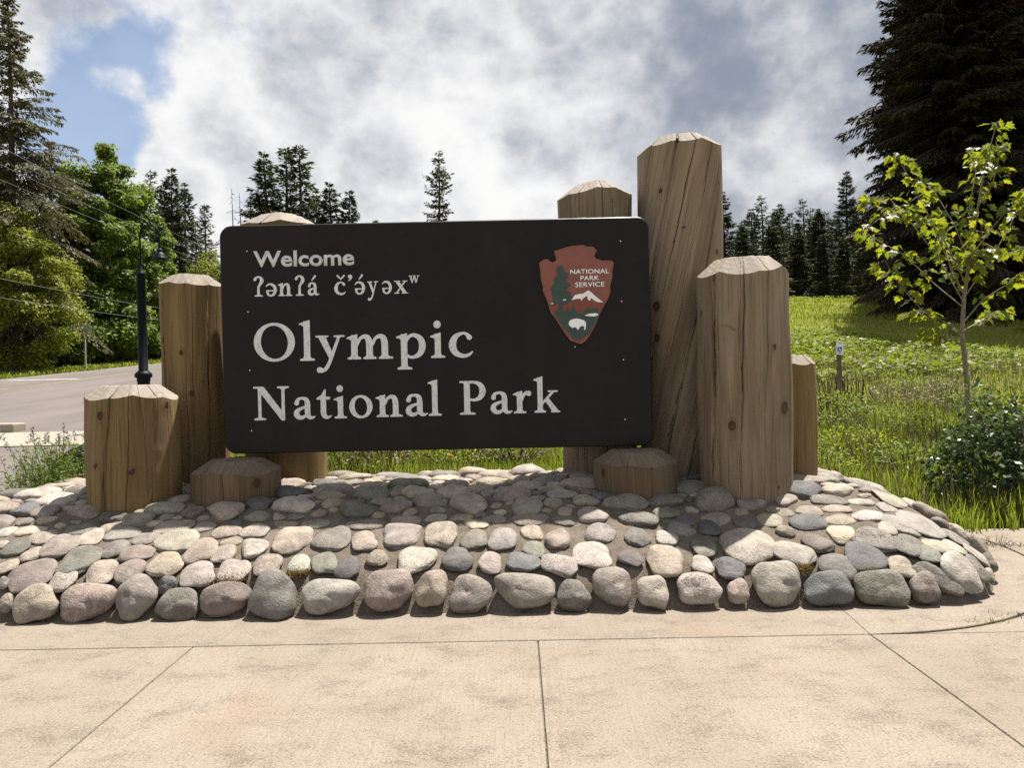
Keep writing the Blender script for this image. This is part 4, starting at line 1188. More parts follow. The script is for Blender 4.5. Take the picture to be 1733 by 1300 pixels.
serif_letter('w', z3(1028), z3(1085), BL(691, 430, 502, 691, 496.5) - 17.5, 12.5)

def font_letters(text, pxl, pxr, base_l, base_r, cap_px, bold, mat, parent, yf, yb, name='letter', split=True, track=1.0):
    """sans lettering from the built-in font, as meshes"""
    def shape(s):
        c = bpy.data.curves.new('lettering', 'FONT'); c.body = s; c.size = 1.0; c.offset = bold; c.space_character = track; c.resolution_u = 6
        o = bpy.data.objects.new('lettering', c); COL.objects.link(o)
        bpy.context.view_layer.update()
        me = bpy.data.meshes.new_from_object(o.evaluated_get(bpy.context.evaluated_depsgraph_get()))
        bpy.data.objects.remove(o); bpy.data.curves.remove(c)
        return me
    def co_of(me):
        a = np.empty(len(me.vertices) * 3, np.float32); me.vertices.foreach_get('co', a); return a.reshape(-1, 3)
    full = co_of(shape(text)); fx0, fx1 = full[:, 0].min(), full[:, 0].max()
    capm = co_of(shape('E')); cap = capm[:, 1].max() - capm[:, 1].min(); cbase = capm[:, 1].min()
    xa, za = S(pxl, base_l); xb, zb2 = S(pxr, base_r)
    sx = (xb - xa) / (fx1 - fx0); sy = cap_px * YS / FPX / cap
    pieces = [text]
    items = []
    if split:
        for k, ch in enumerate(text):
            m1 = shape(ch); c1 = co_of(m1)
            pre = co_of(shape(text[:k + 1]))
            items.append((m1, pre[:, 0].max() - c1[:, 0].max()))
    else: items.append((shape(text), 0.0))
    zb_ = (za + zb2) / 2
    for me, off in items:
        c = co_of(me)
        bm = bmesh.new(); bm.from_mesh(me)
        for v in bm.verts:
            x, y = v.co.x + off, v.co.y - cbase
            v.co = (xa + (x - fx0) * sx, yf, zb_ + y * sy)
        bnd = [e for e in bm.edges if len(e.link_faces) == 1]
        r = bmesh.ops.extrude_edge_only(bm, edges=bnd)
        for v in r['geom']:
            if isinstance(v, bmesh.types.BMVert): v.co.y = yb
        bmesh.ops.recalc_face_normals(bm, faces=bm.faces[:])
        # front faces must face the viewer (-Y)
        for f_ in bm.faces:
            if abs(f_.normal.y) > 0.9 and f_.normal.y > 0: f_.normal_flip()
        m2 = bpy.data.meshes.new(name); bm.to_mesh(m2); bm.free(); bpy.data.meshes.remove(me)
        link(name, m2, parent, mat)
font_letters('Welcome', 429.5, 599.7, 452, 449, 27, 0.022, M_LETTER, sign, YS - 0.006, YS + 0.001)

# --- arrowhead emblem
def E(pts): return [S(890 + x / 6.5, 400 + y / 6.5) for x, y in pts]
OUT = [(145, 295), (165, 280), (195, 258), (235, 255), (270, 285), (300, 290), (330, 270), (328, 225), (312, 195), (315, 165), (380, 145), (470, 115), (560, 105), (625, 97), (660, 115), (740, 120), (778, 160),
       (760, 195), (752, 225), (770, 250), (805, 260), (825, 270), (900, 268), (945, 275), (962, 295), (958, 340), (945, 400), (950, 440), (935, 500), (922, 560), (928, 600), (905, 680), (870, 740), (835, 810),
       (800, 880), (770, 960), (735, 1030), (700, 1090), (655, 1150), (620, 1175), (590, 1185), (540, 1165), (490, 1150), (455, 1110), (425, 1060), (385, 1000), (350, 950), (310, 890), (275, 850), (255, 780),
       (235, 720), (210, 660), (185, 600), (188, 560), (165, 480), (160, 400), (150, 340)]
arrow = prism('arrowhead_emblem', E(OUT), YS + 0.001, YS - 0.022, M_ARROWRIM, sign)
arrow['label'] = 'red brown arrowhead shaped emblem with tree, mountain and bison'
ctr = (555, 560)
INN = [(ctr[0] + (x - ctr[0]) * 0.965, ctr[1] + (y - ctr[1]) * (0.975 if y < 700 else 0.955)) for x, y in OUT]
prism('field', E(INN), YS - 0.020, YS - 0.0245, M_ARROW, arrow)
prism('earth_band', E([(262, 752), (330, 745), (420, 715), (505, 706), (560, 692), (610, 682), (668, 645), (685, 620), (720, 650), (770, 690), (845, 732), (866, 738), (835, 800), (797, 870), (640, 880), (330, 850), (285, 825)]), YS - 0.024, YS - 0.0265, M_EARTH, arrow)
prism('snow_peak', E([(500, 705), (530, 655), (575, 640), (620, 635), (685, 597), (720, 625), (770, 670), (845, 730), (780, 725), (740, 705), (715, 680), (700, 715), (680, 700), (668, 660), (635, 680), (600, 715), (603, 690), (560, 690)]), YS - 0.026, YS - 0.0290, M_EWHITE, arrow)
prism('green_ground', E([(305, 850), (345, 795), (352, 840), (410, 845), (420, 825), (440, 832), (460, 780), (475, 830), (490, 820), (520, 755), (550, 830), (575, 850), (630, 850), (660, 790), (672, 785), (682, 812), (700, 786), (712, 815), (735, 790), (745, 818), (775, 790), (790, 830),
                         (800, 850), (788, 890), (730, 1000), (690, 1080), (640, 1110), (600, 1140), (540, 1140), (505, 1120), (450, 1050), (400, 990), (360, 930)]), YS - 0.026, YS - 0.0285, M_EGREEN, arrow)
prism('tree_mark', E([(385, 330), (345, 340), (330, 380), (345, 410), (355, 430), (320, 455), (300, 485), (325, 510), (295, 545), (265, 590), (295, 620), (280, 650), (305, 680), (285, 710), (320, 720), (290, 755), (340, 755), (362, 740), (355, 860), (400, 860), (400, 750), (440, 755), (465, 730), (480, 715), (510, 665),
                      (485, 650), (490, 625), (450, 600), (425, 590), (470, 560), (485, 530), (450, 510), (430, 495), (455, 460), (460, 410), (430, 400), (410, 410), (415, 370), (400, 340)]), YS - 0.026, YS - 0.0310, M_EGREEN, arrow)
prism('lake', E([(640, 875), (690, 855), (760, 848), (790, 855), (785, 875), (740, 885), (690, 882)]), YS - 0.028, YS - 0.0305, M_EWHITE, arrow)
prism('bison_mark', E([(468, 960), (480, 930), (510, 915), (545, 907), (590, 912), (630, 925), (655, 945), (657, 985), (650, 1030), (635, 1028), (640, 1000), (620, 985), (590, 1000), (580, 1020), (565, 1033), (555, 1010), (530, 1000), (510, 1012), (490, 995), (475, 985)]), YS - 0.028, YS - 0.0312, M_EWHITE, arrow)
prism('cloud_mark', E([(270, 748), (285, 738), (320, 740), (322, 748)]), YS - 0.026, YS - 0.0285, M_EWHITE, arrow)
prism('cloud_mark', E([(402, 708), (412, 698), (438, 695), (440, 702), (425, 710)]), YS - 0.030, YS - 0.0325, M_EWHITE, arrow)
def e1(x, y): return (890 + x / 6.5, 400 + y / 6.5)
for txt, xa, xb, yb, ht in (('NATIONAL', 485, 910, 416, 50), ('PARK', 597, 803, 488, 50), ('SERVICE', 540, 860, 560, 52)):
    pa, pb = e1(xa, yb + 4), e1(xb, yb - 5)
    font_letters(txt, pa[0], pb[0], pa[1], pb[1], ht / 6.5, 0.018, M_EWHITE, arrow, YS - 0.0285, YS - 0.024, 'letter', True, 1.05)

# ------------------------------------------------------------------ street things
def lathe_np(prof, cx, cy, n=20):
    P = np.array(prof, float); th = np.linspace(0, 2 * np.pi, n, endpoint=False)
    V = np.stack([cx + P[:, 0:1] * np.cos(th), cy + P[:, 0:1] * np.sin(th), np.repeat(P[:, 1:2], n, 1)], -1).reshape(-1, 3)
    i = np.arange(len(P) - 1)[:, None] * n; j = np.arange(n)[None]; jn = (j + 1) % n
    return V, np.stack([i + j, i + jn, i + n + jn, i + n + j], -1).reshape(-1, 4)
YL = 14.0
lb = at(243, 640, YL); lx0 = lb[0]; lz0 = float(terrain(lx0, YL))
lamp = empty('street_lamp', (lx0, YL, lz0), 'black gooseneck street lamp with bell shade beside the road', 'street lamp')
zc = at(243, 466, YL)[2]; zcol = at(243, 638, YL)[2]
V, F = lathe_np([(0.17, lz0), (0.17, lz0 + 0.12), (0.125, lz0 + 0.18), (0.115, zcol - 0.10), (0.125, zcol - 0.08), (0.125, zcol - 0.02), (0.16, zcol - 0.01), (0.16, zcol + 0.06), (0.13, zcol + 0.09), (0.088, zcol + 0.13), (0.082, zc), (0.092, zc + 0.01), (0.092, zc + 0.04), (0.045, zc + 0.07), (0.04, zc + 0.16), (0.03, zc + 0.18)], lx0, YL)
V[:, 2] = V[:, 2]
link('post', mesh_np('post', V, F, smooth=True), lamp, M_BLACK)
zt_ = at(255, 381, YL)[2]; xl2 = at(269.5, 400, YL)[0]
rr = (xl2 - lx0) / 2
pth = [(lx0, YL, zc + 0.15), (lx0, YL, zt_ - rr)] + [(lx0 + rr - rr * math.cos(a), YL, zt_ - rr + rr * math.sin(a)) for a in np.linspace(0.15, math.pi, 14)] + [(xl2, YL, at(269, 422, YL)[2])]
V, F = tube_np(np.array(pth), 0.018, 8)
link('gooseneck', mesh_np('gooseneck', V, F, smooth=True), lamp, M_BLACK)
zs = at(269, 438, YL)[2]
V, F = lathe_np([(0.0, zs + 0.21), (0.045, zs + 0.20), (0.055, zs + 0.15), (0.05, zs + 0.13), (0.08, zs + 0.115), (0.11, zs + 0.07), (0.125, zs + 0.02), (0.15, zs), (0.142, zs - 0.005), (0.11, zs + 0.02), (0.0, zs + 0.05)], xl2, YL)
link('bell_shade', mesh_np('bell_shade', V, F, smooth=True), lamp, M_BLACK)

YT = 38.8
sb_ = at(145, 620, YT); tz = float(terrain(sb_[0], YT))
stop = empty('octagonal_road_sign', (sb_[0], YT, tz), 'grey back of an octagonal road sign on a thin post at the far verge', 'road sign')
zc_ = at(143, 558, YT)[2]
V, F = box_np(sb_[0] - 0.035, sb_[0] + 0.035, YT - 0.03, YT + 0.03, tz - 0.2, zc_ + 0.38)
link('post', mesh_np('post', V, F), stop, M_DULL)
oc = [(sb_[0] + 0.38 * math.cos(R(22.5 + 45 * k)), zc_ + 0.38 * math.sin(R(22.5 + 45 * k))) for k in range(8)]
prism('octagon_plate', oc, YT + 0.045, YT + 0.032, M_DULL, stop)
M_RED = mat_plain('red_sign_sheet', (0.4, 0.02, 0.02), 0.5)
prism('sign_face', [(sb_[0] + 0.36 * math.cos(R(22.5 + 45 * k)), zc_ + 0.36 * math.sin(R(22.5 + 45 * k))) for k in range(8)], YT + 0.05, YT + 0.046, M_RED, stop)

YA = 19.0
ab = at(1421, 655, YA); az = float(terrain(ab[0], YA))
acc = empty('parking_sign', (ab[0], YA, az), 'small white parking sign with blue symbol on a brown timber post in the meadow', 'sign')
ztop_ = at(1421, 578, YA)[2]
box('post', (ab[0] - 0.055, ab[0] + 0.045, YA - 0.05, YA + 0.05, az - 0.2, ztop_ - 0.10), M_POST, acc, 0.006)
pw_, ph_ = 0.10, 0.35
pl = box('plate', (ab[0] - pw_, ab[0] + pw_ - 0.01, YA - 0.062, YA - 0.052, ztop_ - ph_, ztop_), M_SIGNWHITE, acc, 0.002)
def acc_px(u, v): return (ab[0] - pw_ + u * (2 * pw_ - 0.01), ztop_ - v * ph_)
def acc_rect(name, u0, u1, v0, v1, mat, d): 
    a = acc_px(u0, v1); b = acc_px(u1, v0)
    prism(name, [(a[0], a[1]), (b[0], a[1]), (b[0], b[1]), (a[0], b[1])], YA - 0.062, YA - 0.062 - d, mat, pl)
acc_rect('text_bar', 0.15, 0.85, 0.05, 0.10, M_DULL, 0.001); acc_rect('text_bar', 0.15, 0.85, 0.14, 0.19, M_DULL, 0.001)
acc_rect('blue_square', 0.16, 0.78, 0.42, 0.78, M_BLUE, 0.0012); acc_rect('text_bar', 0.16, 0.78, 0.87, 0.92, M_BLUE, 0.001)
hx, hz = acc_px(0.44, 0.50)
disc('symbol_head', hx, hz, 0.011, YA - 0.0632, YA - 0.0642, M_SIGNWHITE, pl)
acc_rect('symbol_body', 0.40, 0.50, 0.53, 0.65, M_SIGNWHITE, 0.0022); acc_rect('symbol_leg', 0.40, 0.66, 0.64, 0.68, M_SIGNWHITE, 0.0024); acc_rect('symbol_leg', 0.62, 0.69, 0.66, 0.74, M_SIGNWHITE, 0.0026)

# boulder half hidden behind the thick stump
bx_ = at(160, 770, 7.6); bz_ = float(terrain(bx_[0], 7.6))
bm = bmesh.new(); bmesh.ops.create_icosphere(bm, subdivisions=4, radius=1.0)
for v in bm.verts:
    d = v.co.normalized(); k = 1 + 0.14 * mnoise.noise(d * 1.4) + 0.04 * mnoise.noise(d * 5)
    v.co = Vector((bx_[0] + 0.42 * d.x * k, 7.6 + 0.35 * d.y * k, bz_ + 0.30 + 0.40 * d.z * k))
me = bpy.data.meshes.new('boulder'); bm.to_mesh(me); bm.free()
for p in me.polygons: p.use_smooth = True
props(link('boulder', me, None, M_BLACKROCK), 'black rounded boulder mostly hidden behind thick knotty stump', 'boulder')

# power lines along the road, on two poles outside the view
def pole(x, y, label):
    z = float(terrain(x, y))
    r_ = empty('utility_pole', (x, y, z), label, 'utility pole')
    V, F = tube_np(np.array([[x, y, z - 0.5], [x, y, z + 5], [x, y, z + 8.7]]), np.array([0.17, 0.15, 0.11]), 10)
    link('shaft', mesh_np('shaft', V, F, smooth=True), r_, M_BARK)
    box('crossarm', (x - 1.2, x + 1.2, y - 0.06, y + 0.06, z + 8.0, z + 8.15), M_BARK, r_)
    return z
def wire(pa, pb, sag, label):
    t = np.linspace(0, 1, 40)
    P = np.array(pa)[None] * (1 - t)[:, None] + np.array(pb)[None] * t[:, None]
    P[:, 2] -= sag * 4 * t * (1 - t)
    V, F = tube_np(P, 0.007, 5)
    props(link('overhead_cable', mesh_np('overhead_cable', V, F, smooth=True), None, M_CABLE), label, 'cable', 'overhead cables strung along the road')
PX = -13.5
za_ = pole(PX - 1.0, 9.0, 'brown utility pole beside the driveway')
zb_ = pole(-24.5, 88.0, 'brown utility pole far up the road')
for k, (dz, dx) in enumerate(((8.17, -1.05), (8.17, 0.0), (8.17, 1.05), (4.5, 0.12), (3.9, 0.12))):
    wire((PX - 1.0 + dx, 9.0, za_ + dz), (-24.5 + dx, 88.0, zb_ + dz * 0.98), 1.2,
         'thin grey overhead cable high on the crossarms' if k < 3 else 'grey overhead cable strung low along the poles')
# ------------------------------------------------------------------ vegetation builders
def rand_unit(n, r):
    v = r.normal(size=(n, 3)); return unit(v)

def conifer_parts(seed, H, Rb, nbr, twig, per_m, droop=0.5, t0=0.06, shape=0.85, bare=0.0, upturn=0.15, lean=0.0, ragged=0.35, thin=1.0):
    """returns trunk (v,f), branch sticks (v,f), needles (v,f,tone); base at origin"""
    r = np.random.default_rng(seed)
    hz = np.linspace(0, 1, 14)
    axis = np.stack([lean * H * hz ** 2 + 0.12 * np.sin(hz * 5 + seed), 0.12 * np.sin(hz * 4 + 2 * seed), hz * H], -1)
    trunk = tube_np(axis, 0.014 * H * (1 - hz) ** 0.8 + 0.02, 9)
    t = t0 + (1 - t0) * r.uniform(0, 1, nbr) ** 0.86
    nl_ = max(18, int(H / 0.62))
    lay = np.floor(t * nl_); t = np.clip((lay + 0.5 + r.normal(0, 0.28, nbr)) / nl_, 0.0, 0.99)
    t = np.sort(t); lay = np.floor(t * nl_).astype(int)
    layf = r.uniform(0.68, 1.22, nl_ + 2)
    L = Rb * np.clip((1 - t), 0.015, 1) ** shape * (1 - ragged + 2 * ragged * r.uniform(0, 1, nbr)) + 0.12
    L = L * layf[lay]
    low = smoothstep(t0, t0 + 0.10, t) * 0.3 + 0.7
    L = L * low
    L = L * np.where(r.uniform(size=nbr) < 0.08, 1.25, 1.0)
    az = np.arange(nbr) * 2.39996 + r.normal(0, 0.5, nbr)
    s = np.linspace(0, 1, 6)
    slope0 = 0.55 * t - 0.15 * (1 - t) + r.normal(0, 0.10, nbr)
    zc = (slope0[:, None] * s - droop * (1 - 0.6 * t)[:, None] * s ** 2 + upturn * s ** 3) * L[:, None]
    bend = r.normal(0, 0.15, nbr)[:, None] * s ** 2
    base = np.stack([np.interp(t, hz, axis[:, 0]), np.interp(t, hz, axis[:, 1]), t * H], -1)
    ca = np.cos(az)[:, None] * np.ones_like(s); sa = np.sin(az)[:, None] * np.ones_like(s)
    P = np.stack([base[:, 0:1] + L[:, None] * (ca * s - sa * bend), base[:, 1:2] + L[:, None] * (sa * s + ca * bend), base[:, 2:3] + zc], -1)
    sticks = tubes_np(P, 0.006 * L + 0.012, np.full(nbr, 0.006), 3)
    # needles
    n_t = np.maximum(3, (L * per_m * (0.75 + 0.5 * r.uniform(size=nbr)))).astype(int)
    if bare > 0: n_t = (n_t * np.where(r.uniform(size=nbr) < bare, 0.15, 1.0)).astype(int)
    idx = np.repeat(np.arange(nbr), n_t)
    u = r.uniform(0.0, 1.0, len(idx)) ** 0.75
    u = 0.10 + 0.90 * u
    k = u * (len(s) - 1); k0 = np.minimum(k.astype(int), len(s) - 2); fr = (k - k0)[:, None]
    p = P[idx, k0] * (1 - fr) + P[idx, k0 + 1] * fr
    tang = unit(P[idx, k0 + 1] - P[idx, k0])
    side = unit(np.cross(tang, np.array([0, 0, 1.0])))
    sg = r.choice([-1.0, 1.0], len(idx))[:, None]
    spread = (0.30 * L[idx] * (1 - u * 0.8))[:, None] * r.uniform(0, 1, len(idx))[:, None] ** 1.2
    p = p + side * sg * spread * 0.9 + tang * spread * 0.4
    p[:, 2] -= spread[:, 0] * 0.35 * (1 + r.uniform(size=len(idx)))
    d = tang * r.uniform(0.4, 1.0, len(idx))[:, None] + side * sg * r.uniform(0.1, 0.9, len(idx))[:, None]
    d[:, 2] -= r.uniform(0.0, 0.9, len(idx)) * droop * 1.6
    nrm = np.array([0, 0, 1.0])[None] + r.normal(0, 0.5, (len(idx), 3))
    ln = twig * r.uniform(0.6, 1.3, len(idx)); wd = ln * r.uniform(0.22, 0.42, len(idx)) * thin
    nv, nf = leaves_np(p, d, nrm, ln, wd)
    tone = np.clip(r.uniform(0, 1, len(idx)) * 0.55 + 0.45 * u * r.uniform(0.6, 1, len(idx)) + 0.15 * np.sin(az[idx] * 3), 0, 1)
    return trunk, sticks, (nv, nf, np.repeat(tone, 4))

def tree_thing(name, parts, loc, label, cat, group, leafmat, bark, rot=0.0, scl=1.0):
    (tv, tf), sticks, (nv, nf, tn) = parts
    root = empty(name, loc, label, cat, group)
    m1 = mesh_np('trunk', tv, tf, smooth=True); m1.materials.append(bark)
    objs = [bpy.data.objects.new('trunk', m1)]
    if sticks is not None:
        m2 = mesh_np('branches', sticks[0], sticks[1], smooth=True); m2.materials.append(bark)
        objs.append(bpy.data.objects.new('branches', m2))
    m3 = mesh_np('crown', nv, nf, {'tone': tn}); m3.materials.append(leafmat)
    objs.append(bpy.data.objects.new('crown', m3))
    for o in objs:
        if o.name.split('.')[0] != 'trunk': o['kind'] = 'stuff'
        COL.objects.link(o); o.parent = root
    root.rotation_euler.z = rot; root.scale = (scl, scl, scl)
    return root

def copy_tree(root, loc, label, rot, scl, group=None, sz=None):
    c = root.copy(); COL.objects.link(c)
    c.location = loc; c.rotation_euler.z = rot; c.scale = (scl, scl, scl * (sz or 1.0))
    c['label'] = label
    if group: c['group'] = group
    for ch in list(root.children):
        q = ch.copy(); COL.objects.link(q); q.parent = c
    return c

def g(x, y): return (float(x), float(y), float(terrain(x, y)) - 0.05)
def base_at(px, Y): return at(px, 600, Y)[0]
def top_h(px, py, Y):
    x = base_at(px, Y); return float(at(px, py, Y)[2] - terrain(x, Y))

# ---- dark spruces at the right edge of the meadow
cA = conifer_parts(21, 36.0, 4.2, 1150, 0.40, 84, thin=0.66, droop=0.58, t0=0.015, shape=0.62, upturn=0.22)
cB = conifer_parts(22, 36.0, 3.9, 1150, 0.40, 84, thin=0.66, droop=0.68, t0=0.02, shape=0.58, upturn=0.18)
RG = 'dark spruces at the meadow edge'
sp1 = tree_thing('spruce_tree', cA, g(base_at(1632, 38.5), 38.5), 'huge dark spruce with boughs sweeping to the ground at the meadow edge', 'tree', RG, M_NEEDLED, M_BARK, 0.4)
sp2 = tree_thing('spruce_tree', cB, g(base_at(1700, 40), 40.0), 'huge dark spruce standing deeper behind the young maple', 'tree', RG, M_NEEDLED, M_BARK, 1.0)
for k, (px, Y, rot, sc) in enumerate(((1605, 45.5, 2.2, 1.0), (1660, 48, 4.0, 1.05), (1790, 38, 5.0, 1.0), (1880, 42, 0.7, 1.05), (1990, 38, 2.9, 1.0), (1745, 50, 1.9, 1.05), (1625, 53, 3.3, 1.1), (1700, 56, 0.2, 1.1), (1590, 52, 5.6, 0.95))):
    copy_tree((sp1, sp2)[k % 2], g(base_at(px, Y), Y), 'dark spruce in the dense stand behind the young maple', rot, sc)

# ---- mixed conifers beyond the meadow
cC = conifer_parts(31, 20.0, 3.2, 300, 0.46, 26, droop=0.55, shape=0.85, t0=0.05, ragged=0.4, upturn=0.25)
cD = conifer_parts(32, 20.0, 2.7, 220, 0.46, 26, droop=0.5, shape=0.7, t0=0.08, ragged=0.55, upturn=0.3)
cE = conifer_parts(33, 20.0, 2.4, 170, 0.46, 24, droop=0.5, shape=0.7, t0=0.12, ragged=0.6, bare=0.15)
BG1 = 'conifers beyond the meadow'
pc = []
for k, (px, py, Y) in enumerate(((1228, 322, 68), (1262, 372, 74), (1293, 330, 70), (1316, 352, 76), (1340, 360, 82), (1363, 336, 90), (1388, 352, 84), (1408, 370, 66), (1438, 290, 72), (1462, 330, 80),
                                 (1250, 400, 62), (1330, 410, 60), (1395, 395, 58), (1278, 385, 64), (1480, 340, 70), (1370, 400, 75), (1425, 400, 62), (1455, 390, 64), (1350, 425, 62), (1300, 420, 66), (1242, 395, 70), (1275, 352, 80), (1305, 372, 86), (1328, 378, 70), (1352, 372, 66), (1378, 368, 70), (1400, 355, 92), (1418, 365, 88), (1448, 350, 92), (1375, 350, 98), (1325, 345, 96), (1255, 380, 90))):
    h = top_h(px, py, Y)
    lab = 'dark conifer in the row beyond the grassy rise'
    if k < 3:
        t_ = tree_thing('conifer_tree', (cC, cD, cE)[k], g(base_at(px, Y), Y), lab, 'tree', BG1, M_NEEDLE, M_BARK, k * 1.3, 1.0)
        t_.scale = (h / 20 * 1.3, h / 20 * 1.3, h / 20); pc.append(t_)
    else:
        copy_tree(pc[k % 3 if k != 8 else 0], g(base_at(px, Y), Y), lab, k * 1.7, h / 20 * (1.2 if k < 10 else 1.35), None, 0.833 if k < 10 else 0.74)
for px, Y, hh in ((1260, 60, 5.0), (1310, 58, 5.0), (1355, 60, 4.5), (1430, 57, 4.0), (1470, 56, 4.5), (1390, 62, 6.0)):
    copy_tree(pc[0], g(base_at(px, Y), Y), 'small bushy conifer filling the row beyond the grassy rise', px * 0.1, hh / 20 * 1.9, 'young conifers beyond the meadow', 0.65)

# ---- conifers behind the sign and far left
BG2 = 'cluster of firs showing above the sign'
for k, (px, py, Y, kd) in enumerate(((457, 257, 80, 0), (489, 251, 84, 1), (515, 247, 80, 1), (566, 308, 84, 0), (597, 323, 86, 0), (540, 320, 90, 0), (430, 330, 92, 2), (1100, 352, 90, 2), (640, 372, 92, 0))):
    h = top_h(px, py, Y)
    lab = ['broad full fir in the tight trio above the sign', 'slender middle fir in the tight trio above the sign', 'tallest fir in the tight trio above the sign',
           'shorter broad fir beside the trio above the sign', 'lowest fir at the outer end of the cluster above the sign', 'dark fir filling the gap between trio and shorter firs'][k] if k < 6 else 'small far conifer peeking over the sign'
    copy_tree(pc[kd], g(base_at(px, Y), Y), lab, k * 2.1, h / 20 * 1.25, BG2 if k < 6 else 'far conifers over the sign', 0.8)
cF = conifer_parts(41, 22.0, 2.5, 210, 0.36, 34, droop=0.6, shape=0.55, t0=0.1, ragged=0.55, upturn=0.3)
h = top_h(745, 256, 70)
lone = tree_thing('conifer_tree', cF, g(base_at(748, 70), 70), 'lone ragged conifer standing above the middle of the sign', 'tree', None, M_NEEDLE, M_BARK, 0.5)
lone.scale = (h / 22,) * 3
for k, (px, py, Y, kd) in enumerate(((262, 268, 66, 2), (298, 325, 62, 0), (318, 345, 66, 0), (286, 350, 70, 0), (352, 378, 78, 1), (335, 400, 72, 1))):
    h = top_h(px, py, Y)
    copy_tree(pc[kd], g(base_at(px, Y), Y), 'slender ragged conifer rising highest behind the gooseneck lamp' if k == 0 else 'dark brownish conifer behind the gooseneck lamp' if k < 4 else 'small pointed conifer between lamp and sign', k * 1.9 + 0.3, h / 20 * (1.15 if k else 0.95),
              'conifers behind the lamp' if k < 4 else 'small conifers beside the sign')
# bare snags
for px, py, Y in ((399, 318, 74), (412, 325, 78)):
    x = base_at(px, Y); H = top_h(px, py, Y); z = g(x, Y)[2]
    r_ = np.random.default_rng(int(px))
    sn = empty('dead_tree', (x, Y, z), 'thin bare dead tree beside the firs', 'tree', 'bare dead trees')
    V, F = tube_np(np.array([[x, Y, z], [x + 0.1, Y, z + H * 0.5], [x, Y, z + H]]), np.array([0.16, 0.10, 0.02]), 6)
    link('trunk', mesh_np('trunk', V, F, smooth=True), sn, M_BARK)
    nb = 60
    t = r_.uniform(0.3, 0.98, nb); az = r_.uniform(0, 6.28, nb); L = 1.6 * (1 - t) + 0.5
    s = np.linspace(0, 1, 4)
    P = np.stack([x + np.cos(az)[:, None] * L[:, None] * s, Y + np.sin(az)[:, None] * L[:, None] * s, z + t[:, None] * H - 0.25 * L[:, None] * s ** 2], -1)
    V, F = tubes_np(P, np.full(nb, 0.03), np.full(nb, 0.008), 3)
    props(link('branches', mesh_np('branches', V, F), sn, M_BARK), kind='stuff')

# ---- tall sparse fir at far left
cG = conifer_parts(51, 25.0, 5.6, 330, 0.26, 74, droop=0.75, t0=0.14, shape=0.72, upturn=0.12, ragged=0.45)
h = top_h(30, -6, 38)
fir = tree_thing('fir_tree', cG, g(base_at(28, 38), 38), 'tall thin-crowned fir with drooping olive boughs across the road', 'tree', None, M_NEEDLEO, M_BARK, 2.0)
fir.scale = (h / 25 * 0.95, h / 25 * 0.95, h / 25)
fir2 = copy_tree(fir, g(base_at(-30, 41), 41), 'second drooping fir close behind the tall thin-crowned fir', 4.1, h / 25 * 0.84, None)
fir3 = copy_tree(fir, g(base_at(95, 47), 47), 'shorter drooping fir between tall fir and green broadleaf tree', 5.2, h / 25 * 0.72, None)

# ---- broadleaf trees and shrubs
def broad_parts(seed, H, Rx, nclump, per, leaf, trunk_h=0.25, round_=1.0, base_fill=0.0, clump=0.22):
    r = np.random.default_rng(seed)
    # clump centres over an egg-shaped envelope, biased to the outside
    v = rand_unit(nclump, r)
    rad = r.uniform(0.45, 1.0, nclump) ** 0.6
    cz0 = H * (trunk_h + (1 - trunk_h) * 0.48); rz = H * (1 - trunk_h) * 0.52
    wz = 1 - 0.35 * np.clip(v[:, 2], 0, 1)
    C = np.stack([v[:, 0] * Rx * rad * wz, v[:, 1] * Rx * rad * wz, cz0 + v[:, 2] * rz * rad], -1)
    C[:, 0] += 0.10 * Rx * np.sin(C[:, 2] * 1.3 + seed)
    cr = clump * Rx * r.uniform(0.6, 1.5, nclump)
    idx = np.repeat(np.arange(nclump), per)
    dv = rand_unit(len(idx), r); dr = r.uniform(0, 1, len(idx)) ** 0.45
    off = dv * (dr * cr[idx])[:, None]; off[:, 2] *= 0.62
    p = C[idx] + off
    nrm = dv * 0.7 + np.array([0, 0, 0.8])[None] + r.normal(0, 0.45, (len(idx), 3))
    d = np.cross(nrm, rand_unit(len(idx), r)); d[:, 2] -= 0.25
    ln = leaf * r.uniform(0.6, 1.35, len(idx))
    nv, nf = leaves_np(p, d, nrm, ln, ln * r.uniform(0.6, 0.9, len(idx)))
    tone = np.clip(0.25 + 0.35 * r.uniform(size=nclump)[idx] + 0.4 * r.uniform(size=len(idx)), 0, 1)
    hz = np.linspace(0, 1, 8)
    ax = np.stack([0.05 * H * np.sin(hz * 3 + seed), 0.03 * H * np.sin(hz * 4), hz * H * 0.85], -1)
    trunk = tube_np(ax, 0.018 * H * (1 - hz) + 0.025, 9)
    nb = min(nclump, 60)
    s = np.linspace(0, 1, 5)
    z0 = np.clip(C[:nb, 2] - 0.35 * np.hypot(C[:nb, 0], C[:nb, 1]) - 0.1 * H, 0.08 * H, 0.8 * H)
    S0 = np.stack([np.interp(z0, ax[:, 2], ax[:, 0]), np.interp(z0, ax[:, 2], ax[:, 1]), z0], -1)
    P = S0[:, None] * (1 - s)[None, :, None] + C[:nb, None] * s[None, :, None]
    P[..., 2] += 0.06 * H * np.sin(np.pi * s)[None] * 0.5
    sticks = tubes_np(P, np.full(nb, 0.006 * H + 0.006), np.full(nb, 0.008), 4)
    return trunk, sticks, (nv, nf, np.repeat(tone, 4))

